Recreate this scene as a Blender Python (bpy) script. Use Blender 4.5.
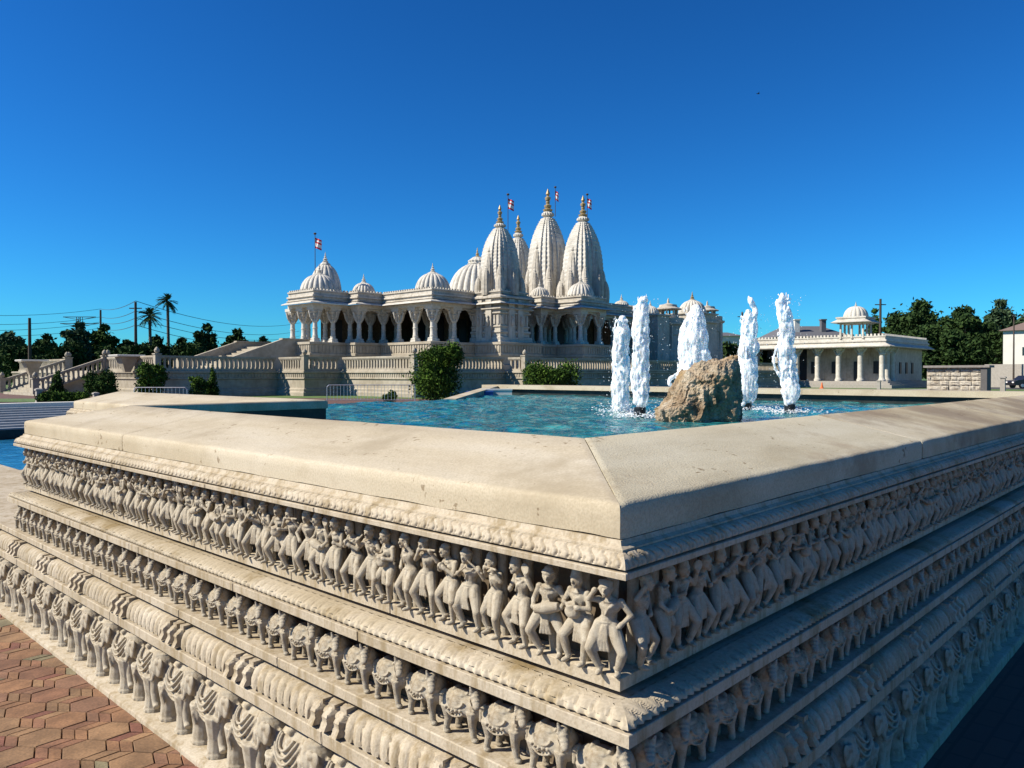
import bpy, bmesh, math, random
from mathutils import Vector, Matrix, noise
random.seed(7)
R = math.radians
scene = bpy.context.scene
COL = scene.collection
for o in list(bpy.data.objects): bpy.data.objects.remove(o)

# ------------------------------------------------------------------ camera, sky, sun, exposure
TH = R(43.25); CT, ST = math.cos(TH), math.sin(TH); F = 773.0; HZ = 374.0; EYE = 1.6
cam_d = bpy.data.cameras.new('camera'); cam = bpy.data.objects.new('camera', cam_d); COL.objects.link(cam)
cam.location = (0, 0, EYE); cam.rotation_euler = (R(90 - 0.74), 0, TH - R(90))
cam_d.sensor_width = 36; cam_d.lens = F / 1024 * 36; cam_d.clip_start = 0.05; cam_d.clip_end = 3000
scene.camera = cam
SUN_AZ, SUN_EL = R(144), R(39)            # angle from +X, counter-clockwise
sd = Vector((math.cos(SUN_AZ) * math.cos(SUN_EL), math.sin(SUN_AZ) * math.cos(SUN_EL), math.sin(SUN_EL)))
sl = bpy.data.lights.new('sun', 'SUN'); sl.energy = 5.0; sl.angle = R(0.5); sl.color = (1.0, 0.93, 0.80)
so = bpy.data.objects.new('sun', sl); COL.objects.link(so); so.rotation_euler = (-sd).to_track_quat('-Z', 'Y').to_euler()
so.location = (0, 0, 50)
W = bpy.data.worlds.new('World'); scene.world = W; W.use_nodes = True
nt = W.node_tree; nt.nodes.clear()
sky = nt.nodes.new('ShaderNodeTexSky'); sky.sky_type = 'NISHITA'; sky.sun_disc = False
sky.sun_elevation = SUN_EL; sky.sun_rotation = R(90) - SUN_AZ
sky.air_density = 1.0; sky.dust_density = 0.0; sky.ozone_density = 1.6
hs = nt.nodes.new('ShaderNodeHueSaturation'); hs.inputs['Saturation'].default_value = 1.08; hs.inputs['Hue'].default_value = 0.5
bg = nt.nodes.new('ShaderNodeBackground'); bg.inputs[1].default_value = 0.05
wo = nt.nodes.new('ShaderNodeOutputWorld')
nt.links.new(sky.outputs[0], hs.inputs['Color']); tint = nt.nodes.new('ShaderNodeMixRGB'); tint.blend_type = 'MULTIPLY'; tint.inputs[0].default_value = 1; tint.inputs[2].default_value = (0.125, 0.585, 1.0, 1)
gm = nt.nodes.new('ShaderNodeGamma'); gm.inputs[1].default_value = 1.29
nt.links.new(hs.outputs[0], gm.inputs[0]); nt.links.new(gm.outputs[0], tint.inputs[1]); nt.links.new(tint.outputs[0], bg.inputs[0]); nt.links.new(bg.outputs[0], wo.inputs[0])
vs = scene.view_settings; vs.view_transform = 'Standard'; vs.look = 'None'; vs.exposure = 0.68; vs.gamma = 1; vs.use_curve_mapping = False

def at(px, w, y=None, z=None):
    """photo column + distance -> world point"""
    r = (px - 512) * w / F
    if z is None: z = 0 if y is None else EYE + (HZ - y) * w / F
    return Vector((CT * w + ST * r, ST * w - CT * r, z))
def hz(y, w): return EYE + (HZ - y) * w / F

# ------------------------------------------------------------------ object helpers
def tag(o, label=None, cat=None, group=None, kind=None):
    if label: o['label'] = label
    if cat: o['category'] = cat
    if group: o['group'] = group
    if kind: o['kind'] = kind
    return o
def empty(name, loc=(0, 0, 0), rz=0, label=None, cat=None, group=None):
    o = bpy.data.objects.new(name, None); COL.objects.link(o); o.location = loc; o.rotation_euler = (0, 0, rz)
    o.empty_display_size = 0.2
    return tag(o, label, cat, group)
def link_mesh(name, me, parent=None, loc=None, rz=0, scale=None):
    o = bpy.data.objects.new(name, me); COL.objects.link(o)
    if parent: o.parent = parent
    if loc is not None: o.location = loc
    if rz: o.rotation_euler = (0, 0, rz)
    if scale is not None: o.scale = scale
    return o
class MB:
    def __init__(s): s.v = []; s.f = []; s.m = []
    def add(s, vs_, fs, mi=0):
        b = len(s.v); s.v += [tuple(p) for p in vs_]; s.f += [tuple(b + i for i in f) for f in fs]; s.m += [mi] * len(fs); return s
    def box(s, x0, x1, y0, y1, z0, z1, mi=0):
        return s.add([(x0,y0,z0),(x1,y0,z0),(x1,y1,z0),(x0,y1,z0),(x0,y0,z1),(x1,y0,z1),(x1,y1,z1),(x0,y1,z1)],
                     [(0,3,2,1),(4,5,6,7),(0,1,5,4),(1,2,6,5),(2,3,7,6),(3,0,4,7)], mi)
    def obox(s, c, ux, hx, hy, z0, z1, mi=0):
        ux = Vector((ux[0], ux[1])).normalized(); uy = Vector((-ux.y, ux.x)); c = Vector((c[0], c[1]))
        q = [c - ux*hx - uy*hy, c + ux*hx - uy*hy, c + ux*hx + uy*hy, c - ux*hx + uy*hy]
        return s.add([(p.x,p.y,z0) for p in q] + [(p.x,p.y,z1) for p in q], [(0,3,2,1),(4,5,6,7),(0,1,5,4),(1,2,6,5),(2,3,7,6),(3,0,4,7)], mi)
    def tube(s, p0, p1, r0, r1=None, n=8, cap=True, mi=0):
        r1 = r0 if r1 is None else r1
        p0 = Vector(p0); p1 = Vector(p1); d = (p1 - p0)
        if d.length < 1e-7: return s
        d.normalize(); a = d.orthogonal().normalized(); b = d.cross(a)
        vs_ = []
        for p, r in ((p0, r0), (p1, r1)):
            for i in range(n):
                t = 2*math.pi*i/n; vs_.append(p + a*math.cos(t)*r + b*math.sin(t)*r)
        fs = [(i, (i+1) % n, n + (i+1) % n, n + i) for i in range(n)]
        if cap: fs += [tuple(range(n))[::-1], tuple(range(n, 2*n))]
        return s.add(vs_, fs, mi)
    def path(s, pts, rs, n=8, mi=0):
        for i in range(len(pts)-1): s.tube(pts[i], pts[i+1], rs[i], rs[i+1], n, True, mi)
        return s
    def ell(s, c, r, n=12, m=8, rot=None, mi=0):
        c = Vector(c); r = (r, r, r) if not hasattr(r, '__len__') else r
        vs_ = []; fs = []
        for j in range(m+1):
            ph = math.pi*j/m
            for i in range(n):
                t = 2*math.pi*i/n; p = Vector((r[0]*math.sin(ph)*math.cos(t), r[1]*math.sin(ph)*math.sin(t), r[2]*math.cos(ph)))
                if rot: p = rot @ p
                vs_.append(c + p)
        for j in range(m):
            for i in range(n): fs.append((j*n+i, (j+1)*n+i, (j+1)*n+(i+1) % n, j*n+(i+1) % n))
        return s.add(vs_, fs, mi)
    def lathe(s, prof, c=(0, 0), n=24, ribs=0, ramp=0.0, mi=0, cap=True):
        """prof: (r, z[, ribweight])"""
        vs_ = []; fs = []
        for q in prof:
            w = q[2] if len(q) > 2 else 1
            for i in range(n):
                t = 2*math.pi*i/n; r = q[0]
                if ribs: r *= 1 - ramp*w*(1 - abs(math.sin(ribs*t/2))**0.6)
                vs_.append((c[0] + r*math.cos(t), c[1] + r*math.sin(t), q[1]))
        for j in range(len(prof)-1):
            for i in range(n): fs.append((j*n+i, j*n+(i+1) % n, (j+1)*n+(i+1) % n, (j+1)*n+i))
        if cap: fs += [tuple(range(n))[::-1], tuple(range((len(prof)-1)*n, len(prof)*n))]
        return s.add(vs_, fs, mi)
    def prism(s, poly, z0, z1, mi=0):
        n = len(poly); return s.add([(p[0], p[1], z0) for p in poly] + [(p[0], p[1], z1) for p in poly],
            [(i, (i+1) % n, n+(i+1) % n, n+i) for i in range(n)] + [tuple(range(n))[::-1], tuple(range(n, 2*n))], mi)
    def stack(s, secs, mi=0, cap=True):
        """secs: list of (list of (x,y), z) same count"""
        n = len(secs[0][0]); vs_ = [(p[0], p[1], z) for q, z in secs for p in q]; fs = []
        for j in range(len(secs)-1):
            for i in range(n): fs.append((j*n+i, j*n+(i+1) % n, (j+1)*n+(i+1) % n, (j+1)*n+i))
        if cap: fs += [tuple(range(n))[::-1], tuple(range((len(secs)-1)*n, len(secs)*n))]
        return s.add(vs_, fs, mi)
    def mesh(s, name, mats, smooth=False, angle=None):
        me = bpy.data.meshes.new(name); me.from_pydata(s.v, [], s.f)
        for m in (mats if isinstance(mats, (list, tuple)) else [mats]): me.materials.append(m)
        if any(s.m): me.polygons.foreach_set('material_index', s.m)
        if smooth or angle:
            me.polygons.foreach_set('use_smooth', [True]*len(me.polygons))
            if angle:
                try: me.set_sharp_from_angle(angle=R(angle))
                except Exception: pass
        me.update(); return me
    def build(s, name, mats, parent=None, smooth=False, angle=None, loc=None, fix=False):
        me = s.mesh(name, mats, smooth, angle)
        if fix:
            bm = bmesh.new(); bm.from_mesh(me); bmesh.ops.recalc_face_normals(bm, faces=bm.faces); bm.to_mesh(me); bm.free()
        return link_mesh(name, me, parent, loc)

def corner(path, k, o):
    P = Vector(path[k]); ns = []
    for a, b in ((k-1, k), (k, k+1)):
        if a < 0 or b >= len(path): continue
        d = (Vector(path[b]) - Vector(path[a])).normalized(); ns.append(Vector((-d.y, d.x)))
    if len(ns) == 1 or abs(ns[0].dot(ns[1])) > 0.9: return P + ns[0]*o
    return P + (ns[0] + ns[1])*o
def sweep(mb, path, prof, step=None, relief=None, mi=0, segs=None, endcap=False, gap=0.0):
    """prof (out, z) list top to bottom; outward is left of travel"""
    m = len(prof)
    for k in range(len(path)-1):
        if segs is not None and k not in segs: continue
        a = Vector(path[k]); b = Vector(path[k+1]); L = (b-a).length; d = (b-a)/L; nn = Vector((-d.y, d.x))
        n = 1 if not step else max(1, int(L/step))
        vs_ = []; fs = []
        for i in range(n+1):
            t = i/n
            for j, (o, z) in enumerate(prof):
                S = corner(path, k, o); E = corner(path, k+1, o); p = S.lerp(E, t)
                dz = 0
                if relief:
                    sc = (p - a).dot(d); e = min(sc - (S-a).dot(d), (E-a).dot(d) - sc)
                    f = relief(sc, j/(m-1), L, e); p = p + nn*f
                vs_.append((p.x, p.y, z))
        for i in range(n):
            for j in range(m-1): fs.append((i*m+j, i*m+j+1, (i+1)*m+j+1, (i+1)*m+j))
        if endcap: fs += [tuple(range(m)), tuple(range(n*m, n*m+m))[::-1]]
        mb.add(vs_, fs, mi)
    return mb
def remeshed(name, mb, voxel, mat, smooth=True, it=1):
    me = mb.mesh(name + '_raw', mat); o = bpy.data.objects.new('raw', me); COL.objects.link(o)
    md = o.modifiers.new('r', 'REMESH'); md.mode = 'VOXEL'; md.voxel_size = voxel
    sm = o.modifiers.new('s', 'SMOOTH'); sm.factor = 0.5; sm.iterations = it
    dg = bpy.context.evaluated_depsgraph_get(); ev = o.evaluated_get(dg)
    out = bpy.data.meshes.new_from_object(ev); out.name = name
    bpy.data.objects.remove(o); bpy.data.meshes.remove(me)
    out.materials.clear(); out.materials.append(mat)
    out.polygons.foreach_set('use_smooth', [smooth]*len(out.polygons)); return out

# ------------------------------------------------------------------ materials
def newmat(name):
    m = bpy.data.materials.new(name); m.use_nodes = True; n = m.node_tree.nodes; l = m.node_tree.links
    return m, n, l, n['Principled BSDF']
def ramp(n, stops):
    r = n.new('ShaderNodeValToRGB'); e = r.color_ramp.elements
    e[0].position, e[0].color = stops[0][0], (*stops[0][1], 1); e[1].position, e[1].color = stops[-1][0], (*stops[-1][1], 1)
    for p, c in stops[1:-1]: q = e.new(p); q.color = (*c, 1)
    return r
def stone(name, cols, scale=3.0, fine=60.0, bump=0.3, dist=0.01, rough=0.75, streak=0.0, grime=None, spots=0.0, stretch=(1,1,1), gscale=1.7, grange=(0.5,0.68)):
    cols = [tuple(v*0.76 for v in c) for c in cols]; grime = tuple(v*0.72 for v in grime) if grime else None
    m, n, l, p = newmat(name)
    tc = n.new('ShaderNodeTexCoord'); mp = n.new('ShaderNodeMapping'); mp.inputs['Scale'].default_value = stretch
    l.new(tc.outputs['Object'], mp.inputs[0])
    n1 = n.new('ShaderNodeTexNoise'); n1.inputs['Scale'].default_value = scale; n1.inputs['Detail'].default_value = 8; n1.inputs['Roughness'].default_value = 0.62
    l.new(mp.outputs[0], n1.inputs['Vector'])
    k = len(cols); r = ramp(n, [(0.3 + 0.4*i/(k-1), c) for i, c in enumerate(cols)]); l.new(n1.outputs[0], r.inputs[0])
    col = r.outputs[0]
    n2 = n.new('ShaderNodeTexNoise'); n2.inputs['Scale'].default_value = fine; n2.inputs['Detail'].default_value = 4; l.new(tc.outputs['Object'], n2.inputs['Vector'])
    mx = n.new('ShaderNodeMixRGB'); mx.blend_type = 'MULTIPLY'; mx.inputs[0].default_value = 0.55
    r2 = ramp(n, [(0.3, (0.62, 0.60, 0.57)), (0.6, (1, 1, 1))]); l.new(n2.outputs[0], r2.inputs[0])
    l.new(col, mx.inputs[1]); l.new(r2.outputs[0], mx.inputs[2]); col = mx.outputs[0]
    if grime:
        n3 = n.new('ShaderNodeTexNoise'); n3.inputs['Scale'].default_value = gscale; n3.inputs['Detail'].default_value = 6; n3.inputs['Roughness'].default_value = 0.7
        mp3 = n.new('ShaderNodeMapping'); mp3.inputs['Location'].default_value = (4, 2, 7)
        if streak: mp3.inputs['Scale'].default_value = (9, 9, 1.2)
        l.new(tc.outputs['Object'], mp3.inputs[0]); l.new(mp3.outputs[0], n3.inputs['Vector'])
        r3 = ramp(n, [(grange[0], (0, 0, 0)), (grange[1], (1, 1, 1))]); l.new(n3.outputs[0], r3.inputs[0])
        m3 = n.new('ShaderNodeMixRGB'); m3.inputs[2].default_value = (*grime, 1)
        mm = n.new('ShaderNodeMath'); mm.operation = 'MULTIPLY'; mm.inputs[1].default_value = 0.75; l.new(r3.outputs[0], mm.inputs[0]); l.new(mm.outputs[0], m3.inputs[0])
        l.new(col, m3.inputs[1]); col = m3.outputs[0]
    if spots:
        v = n.new('ShaderNodeTexVoronoi'); v.inputs['Scale'].default_value = 17; nd = n.new('ShaderNodeTexNoise'); nd.inputs['Scale'].default_value = 26; nd.inputs['Detail'].default_value = 4; l.new(tc.outputs['Object'], nd.inputs['Vector'])
        va = n.new('ShaderNodeVectorMath'); va.operation = 'SCALE'; va.inputs['Scale'].default_value = 0.10; l.new(nd.outputs['Color'], va.inputs[0]); vb = n.new('ShaderNodeVectorMath'); l.new(va.outputs[0], vb.inputs[0]); l.new(tc.outputs['Object'], vb.inputs[1]); l.new(vb.outputs[0], v.inputs['Vector'])
        ncl = n.new('ShaderNodeTexNoise'); ncl.inputs['Scale'].default_value = 3.1; ncl.inputs['Detail'].default_value = 3; l.new(tc.outputs['Object'], ncl.inputs['Vector']); ml = n.new('ShaderNodeMapRange'); ml.inputs[1].default_value = 0.46; ml.inputs[2].default_value = 0.62; ml.inputs[3].default_value = -0.05; ml.inputs[4].default_value = 0.19; l.new(ncl.outputs[0], ml.inputs[0])
        sb = n.new('ShaderNodeMath'); sb.operation = 'SUBTRACT'; l.new(v.outputs['Distance'], sb.inputs[0]); l.new(ml.outputs[0], sb.inputs[1])
        rs = ramp(n, [(0.0, (0.42, 0.35, 0.27)), (0.06, (1, 1, 1))]); l.new(sb.outputs[0], rs.inputs[0])
        ms = n.new('ShaderNodeMixRGB'); ms.blend_type = 'MULTIPLY'; ms.inputs[0].default_value = spots; l.new(col, ms.inputs[1]); l.new(rs.outputs[0], ms.inputs[2]); col = ms.outputs[0]
    l.new(col, p.inputs['Base Color']); p.inputs['Roughness'].default_value = rough
    try: p.inputs['Specular IOR Level'].default_value = 0.25
    except Exception: pass
    bp = n.new('ShaderNodeBump'); bp.inputs['Strength'].default_value = bump; bp.inputs['Distance'].default_value = dist
    l.new(n2.outputs[0], bp.inputs['Height']); l.new(bp.outputs[0], p.inputs['Normal'])
    return m
def plain(name, c, rough=0.6, metal=0.0, var=0.15, scale=8):
    m, n, l, p = newmat(name); tc = n.new('ShaderNodeTexCoord'); t = n.new('ShaderNodeTexNoise'); t.inputs['Scale'].default_value = scale; t.inputs['Detail'].default_value = 5
    l.new(tc.outputs['Object'], t.inputs['Vector'])
    r = ramp(n, [(0.3, tuple(x*(1-var) for x in c)), (0.7, tuple(min(1, x*(1+var)) for x in c))]); l.new(t.outputs[0], r.inputs[0])
    l.new(r.outputs[0], p.inputs['Base Color']); p.inputs['Roughness'].default_value = rough; p.inputs['Metallic'].default_value = metal
    return m
def leafmat(name, a, b):
    m, n, l, p = newmat(name); tc = n.new('ShaderNodeTexCoord'); t = n.new('ShaderNodeTexNoise'); t.inputs['Scale'].default_value = 1.6; t.inputs['Detail'].default_value = 6
    l.new(tc.outputs['Object'], t.inputs['Vector']); r = ramp(n, [(0.35, a), (0.65, b)]); l.new(t.outputs[0], r.inputs[0])
    l.new(r.outputs[0], p.inputs['Base Color']); p.inputs['Roughness'].default_value = 0.95; p.inputs['Specular IOR Level'].default_value = 0.08
    return m
C_CREAM = [(0.46, 0.385, 0.28), (0.60, 0.51, 0.375), (0.66, 0.58, 0.45)]
M = {}
M['coping_l'] = stone('coping_stone_cream', [(0.50, 0.41, 0.27), (0.62, 0.53, 0.38), (0.68, 0.60, 0.46)], 1.6, 140, 0.2, 0.002, 0.8, grime=(0.44, 0.36, 0.24), spots=0.75, stretch=(2.2, 0.5, 1), gscale=1.9, grange=(0.50, 0.66))
M['coping_r'] = stone('coping_stone_rough', [(0.50, 0.43, 0.29), (0.64, 0.57, 0.41), (0.72, 0.66, 0.50)], 2.0, 170, 0.7, 0.003, 0.85, grime=(0.40, 0.31, 0.20), spots=0.85, stretch=(0.5, 1.5, 1), gscale=2.0, grange=(0.55, 0.70))
M['coping_s'] = stone('coping_stone_stained', [(0.36, 0.28, 0.17), (0.56, 0.47, 0.31), (0.74, 0.67, 0.51)], 1.3, 150, 0.6, 0.005, 0.8, grime=(0.27, 0.20, 0.13), spots=0.7, stretch=(1.2, 0.7, 1), gscale=1.1, grange=(0.46, 0.60))
M['carve'] = stone('carved_sandstone', [(0.46, 0.375, 0.26), (0.60, 0.52, 0.39), (0.70, 0.63, 0.50)], 7, 150, 0.8, 0.004, 0.8, grime=(0.27, 0.19, 0.11), gscale=7, grange=(0.52, 0.70))
M['slab'] = stone('slab_sandstone', [(0.46, 0.38, 0.26), (0.58, 0.49, 0.36), (0.66, 0.58, 0.45)], 2.5, 120, 0.4, 0.003, 0.8, streak=1, grime=(0.32, 0.235, 0.12), gscale=2.0, grange=(0.48, 0.64))
M['petal'] = stone('petal_moulding_stone', [(0.42, 0.34, 0.22), (0.56, 0.47, 0.33), (0.64, 0.56, 0.44)], 2.2, 90, 0.4, 0.003, 0.6, grime=(0.26, 0.175, 0.06), gscale=2.2, grange=(0.50, 0.62))
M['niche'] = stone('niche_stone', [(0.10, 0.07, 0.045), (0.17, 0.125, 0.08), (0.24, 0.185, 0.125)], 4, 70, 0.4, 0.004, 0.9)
M['temple'] = stone('temple_limestone', [(0.50, 0.455, 0.375), (0.63, 0.58, 0.495), (0.72, 0.67, 0.585)], 0.5, 3.0, 0.5, 0.05, 0.8, streak=1, grime=(0.34, 0.29, 0.22), gscale=0.4, grange=(0.5, 0.72))
M['temple_w'] = stone('temple_marble', [(0.58, 0.54, 0.46), (0.71, 0.67, 0.59), (0.79, 0.755, 0.68)], 0.6, 4.0, 0.5, 0.04, 0.7)
M['podium'] = stone('podium_limestone', [(0.40, 0.34, 0.25), (0.50, 0.44, 0.34), (0.56, 0.50, 0.40)], 0.4, 3.0, 0.4, 0.04, 0.8, grime=(0.32, 0.27, 0.19), gscale=0.3)
M['white'] = plain('white_render', (0.60, 0.58, 0.52), 0.7, 0, 0.06, 1)
M['gold'] = plain('gilded_metal', (0.36, 0.27, 0.14), 0.5, 0.35)
M['red'] = plain('red_flag_cloth', (0.55, 0.03, 0.05), 0.8)
M['flagw'] = plain('white_flag_cloth', (0.75, 0.72, 0.7), 0.8)
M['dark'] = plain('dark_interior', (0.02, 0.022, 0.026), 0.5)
M['black'] = plain('black_plastic', (0.012, 0.012, 0.014), 0.35)
M['lining'] = stone('dark_lining', [(0.012, 0.018, 0.018), (0.03, 0.038, 0.036), (0.05, 0.05, 0.045)], 6, 60, 0.3, 0.004, 0.35)  # near-black stone for basin inner walls, spill edge and weir face
M['metal'] = plain('galvanised_metal', (0.5, 0.51, 0.52), 0.35, 0.8)
M['wood'] = plain('weathered_pole_wood', (0.055, 0.04, 0.03), 0.9)
M['asphalt'] = plain('asphalt', (0.06, 0.06, 0.062), 0.9, 0, 0.2, 20)
M['grass'] = plain('lawn_grass', (0.075, 0.13, 0.025), 0.9, 0, 0.45, 3)
M['concrete'] = plain('pale_concrete', (0.30, 0.275, 0.24), 0.85, 0, 0.12, 6)
M['slate'] = plain('grey_roof_shingle', (0.10, 0.10, 0.11), 0.85, 0, 0.2, 10)
M['brownroof'] = plain('brown_roof_shingle', (0.17, 0.12, 0.10), 0.85, 0, 0.15, 10)
M['bark'] = plain('tree_bark', (0.11, 0.085, 0.06), 0.95, 0, 0.3, 5)
M['wire'] = plain('power_wire', (0.03, 0.03, 0.03), 0.6)
M['blue'] = plain('blue_plastic', (0.015, 0.07, 0.30), 0.4)
M['orange'] = plain('orange_plastic', (0.75, 0.13, 0.02), 0.5)
M['carpaint'] = plain('black_car_paint', (0.015, 0.015, 0.02), 0.2)
M['glass'] = plain('dark_glass', (0.02, 0.025, 0.03), 0.06)
M['leaf_d'] = leafmat('dark_leaves', (0.012, 0.028, 0.010), (0.045, 0.078, 0.022))
M['leaf_m'] = leafmat('green_leaves', (0.02, 0.045, 0.010), (0.055, 0.10, 0.022))
M['leaf_s'] = leafmat('shrub_leaves', (0.014, 0.038, 0.008), (0.085, 0.15, 0.022))
M['leaf_g'] = leafmat('grey_green_leaves', (0.03, 0.055, 0.03), (0.07, 0.105, 0.05))

def water_mat(name, deep, scl, bump):
    m, n, l, p = newmat(name); tc = n.new('ShaderNodeTexCoord')
    t = n.new('ShaderNodeTexNoise'); t.inputs['Scale'].default_value = scl; t.inputs['Detail'].default_value = 5; t.inputs['Distortion'].default_value = 0.6
    mp = n.new('ShaderNodeMapping'); mp.inputs['Rotation'].default_value = (0, 0, R(45)); mp.inputs['Scale'].default_value = (1, 1, 1)
    l.new(tc.outputs['Object'], mp.inputs[0]); l.new(mp.outputs[0], t.inputs['Vector'])
    r = ramp(n, [(0.35, deep[0]), (0.52, deep[1]), (0.68, deep[2])]); l.new(t.outputs[0], r.inputs[0]); l.new(r.outputs[0], p.inputs['Base Color'])
    p.inputs['Roughness'].default_value = 0.08; p.inputs['IOR'].default_value = 1.33
    b = n.new('ShaderNodeBump'); b.inputs['Strength'].default_value = bump; b.inputs['Distance'].default_value = 0.06
    t2 = n.new('ShaderNodeTexNoise'); t2.inputs['Scale'].default_value = scl*2.3; t2.inputs['Detail'].default_value = 4; l.new(mp.outputs[0], t2.inputs['Vector'])
    l.new(t2.outputs[0], b.inputs['Height']); l.new(b.outputs[0], p.inputs['Normal'])
    return m
M['water'] = water_mat('pool_water', [(0.003, 0.065, 0.085), (0.012, 0.15, 0.165), (0.04, 0.25, 0.24)], 5.0, 0.8)
M['water2'] = water_mat('lower_pool_water', [(0.01, 0.10, 0.22), (0.02, 0.17, 0.34), (0.05, 0.25, 0.42)], 4, 0.3)
def foam_mat():
    m, n, l, p = newmat('foaming_water'); p.inputs['Roughness'].default_value = 0.6
    tc = n.new('ShaderNodeTexCoord'); t = n.new('ShaderNodeTexNoise'); t.inputs['Scale'].default_value = 42; t.inputs['Detail'].default_value = 6; t.inputs['Roughness'].default_value = 0.7
    mp = n.new('ShaderNodeMapping'); mp.inputs['Scale'].default_value = (1, 1, 0.25); l.new(tc.outputs['Object'], mp.inputs[0]); l.new(mp.outputs[0], t.inputs['Vector'])
    b = n.new('ShaderNodeBump'); b.inputs['Strength'].default_value = 0.4; b.inputs['Distance'].default_value = 0.01; l.new(t.outputs[0], b.inputs['Height']); l.new(b.outputs[0], p.inputs['Normal'])
    r = ramp(n, [(0.32, (0.72, 0.80, 0.84)), (0.55, (0.96, 0.97, 0.97))]); l.new(t.outputs[0], r.inputs[0]); l.new(r.outputs[0], p.inputs['Base Color'])
    tr = n.new('ShaderNodeBsdfTransparent'); tr.inputs[0].default_value = (0.93, 0.97, 1, 1); ms = n.new('ShaderNodeMixShader'); t3 = n.new('ShaderNodeTexNoise'); t3.inputs['Scale'].default_value = 30; t3.inputs['Detail'].default_value = 8; t3.inputs['Roughness'].default_value = 0.75
    l.new(mp.outputs[0], t3.inputs['Vector']); r3 = ramp(n, [(0.38, (0.15, 0.15, 0.15)), (0.56, (0.97, 0.97, 0.97))]); l.new(t3.outputs[0], r3.inputs[0]); l.new(r3.outputs[0], ms.inputs[0]); l.new(tr.outputs[0], ms.inputs[1]); l.new(p.outputs[0], ms.inputs[2])
    l.new(ms.outputs[0], n['Material Output'].inputs['Surface'])
    try:
        p.inputs['Subsurface Weight'].default_value = 0.6; p.inputs['Subsurface Radius'].default_value = (0.05, 0.06, 0.07); p.inputs['Subsurface Scale'].default_value = 0.5
    except Exception: pass
    return m
M['foam'] = foam_mat()
def paver_mat():
    m, n, l, p = newmat('clay_pavers'); a = n.new('ShaderNodeAttribute'); a.attribute_name = 'tint'
    tc = n.new('ShaderNodeTexCoord'); t = n.new('ShaderNodeTexNoise'); t.inputs['Scale'].default_value = 90; t.inputs['Detail'].default_value = 6
    l.new(tc.outputs['Object'], t.inputs['Vector']); r = ramp(n, [(0.3, (0.6, 0.6, 0.6)), (0.65, (1.1, 1.08, 1.05))]); l.new(t.outputs[0], r.inputs[0])
    mx = n.new('ShaderNodeMixRGB'); mx.blend_type = 'MULTIPLY'; mx.inputs[0].default_value = 0.8; l.new(a.outputs['Color'], mx.inputs[1]); l.new(r.outputs[0], mx.inputs[2])
    td = n.new('ShaderNodeTexNoise'); td.inputs['Scale'].default_value = 9; td.inputs['Detail'].default_value = 8; l.new(tc.outputs['Object'], td.inputs['Vector']); rd = ramp(n, [(0.38, (0.45, 0.42, 0.38)), (0.62, (1, 1, 1))]); l.new(td.outputs[0], rd.inputs[0])
    my = n.new('ShaderNodeMixRGB'); my.blend_type = 'MULTIPLY'; my.inputs[0].default_value = 0.6; l.new(mx.outputs[0], my.inputs[1]); l.new(rd.outputs[0], my.inputs[2])
    l.new(my.outputs[0], p.inputs['Base Color']); p.inputs['Roughness'].default_value = 0.85
    b = n.new('ShaderNodeBump'); b.inputs['Strength'].default_value = 0.6; b.inputs['Distance'].default_value = 0.003; l.new(t.outputs[0], b.inputs['Height']); l.new(b.outputs[0], p.inputs['Normal'])
    return m
M['paver'] = paver_mat()
def brick_mat(name, c1, c2, cm, scale, w=0.5, h=0.25, mortar=0.02):
    m, n, l, p = newmat(name); tc = n.new('ShaderNodeTexCoord'); b = n.new('ShaderNodeTexBrick'); b.inputs['Scale'].default_value = scale
    b.inputs['Color1'].default_value = (*c1, 1); b.inputs['Color2'].default_value = (*c2, 1); b.inputs['Mortar'].default_value = (*cm, 1); b.inputs['Mortar Size'].default_value = mortar
    b.inputs['Brick Width'].default_value = w; b.inputs['Row Height'].default_value = h
    l.new(tc.outputs['Object'], b.inputs['Vector']); l.new(b.outputs[0], p.inputs['Base Color']); p.inputs['Roughness'].default_value = 0.85
    return m
M['brickpave'] = brick_mat('brick_paving', (0.13, 0.06, 0.04), (0.11, 0.055, 0.04), (0.08, 0.042, 0.03), 2.5)

# ------------------------------------------------------------------ ground
def sheet(name, poly, z, mat):
    me = bpy.data.meshes.new(name); me.from_pydata([(x, y, z) for x, y in poly], [], [tuple(range(len(poly)))]); me.materials.append(mat)
    return tag(link_mesh(name, me), kind='structure')
sheet('ground', [(-1500, -1500), (1500, -1500), (1500, 1500), (-1500, 1500)], -0.06, M['grass'])
sheet('plaza', [(-60, -60), (70, -60), (70, 34), (34, 38), (24, 52), (14, 100), (-60, 100)], -0.03, M['brickpave'])
sheet('road', [(50, -60), (66, -60), (110, 22), (60, 36), (50, 25)], -0.02, M['asphalt'])
sheet('lawn', [(46, 4), (90, -30), (96, 25), (60, 32), (47, 24)], -0.012, M['grass'])
p = [at(-10, 44), at(40, 44), at(40, 50), at(-10, 50)]
sheet('lawn', [(q.x, q.y) for q in p], 0.01, M['grass'])
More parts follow.
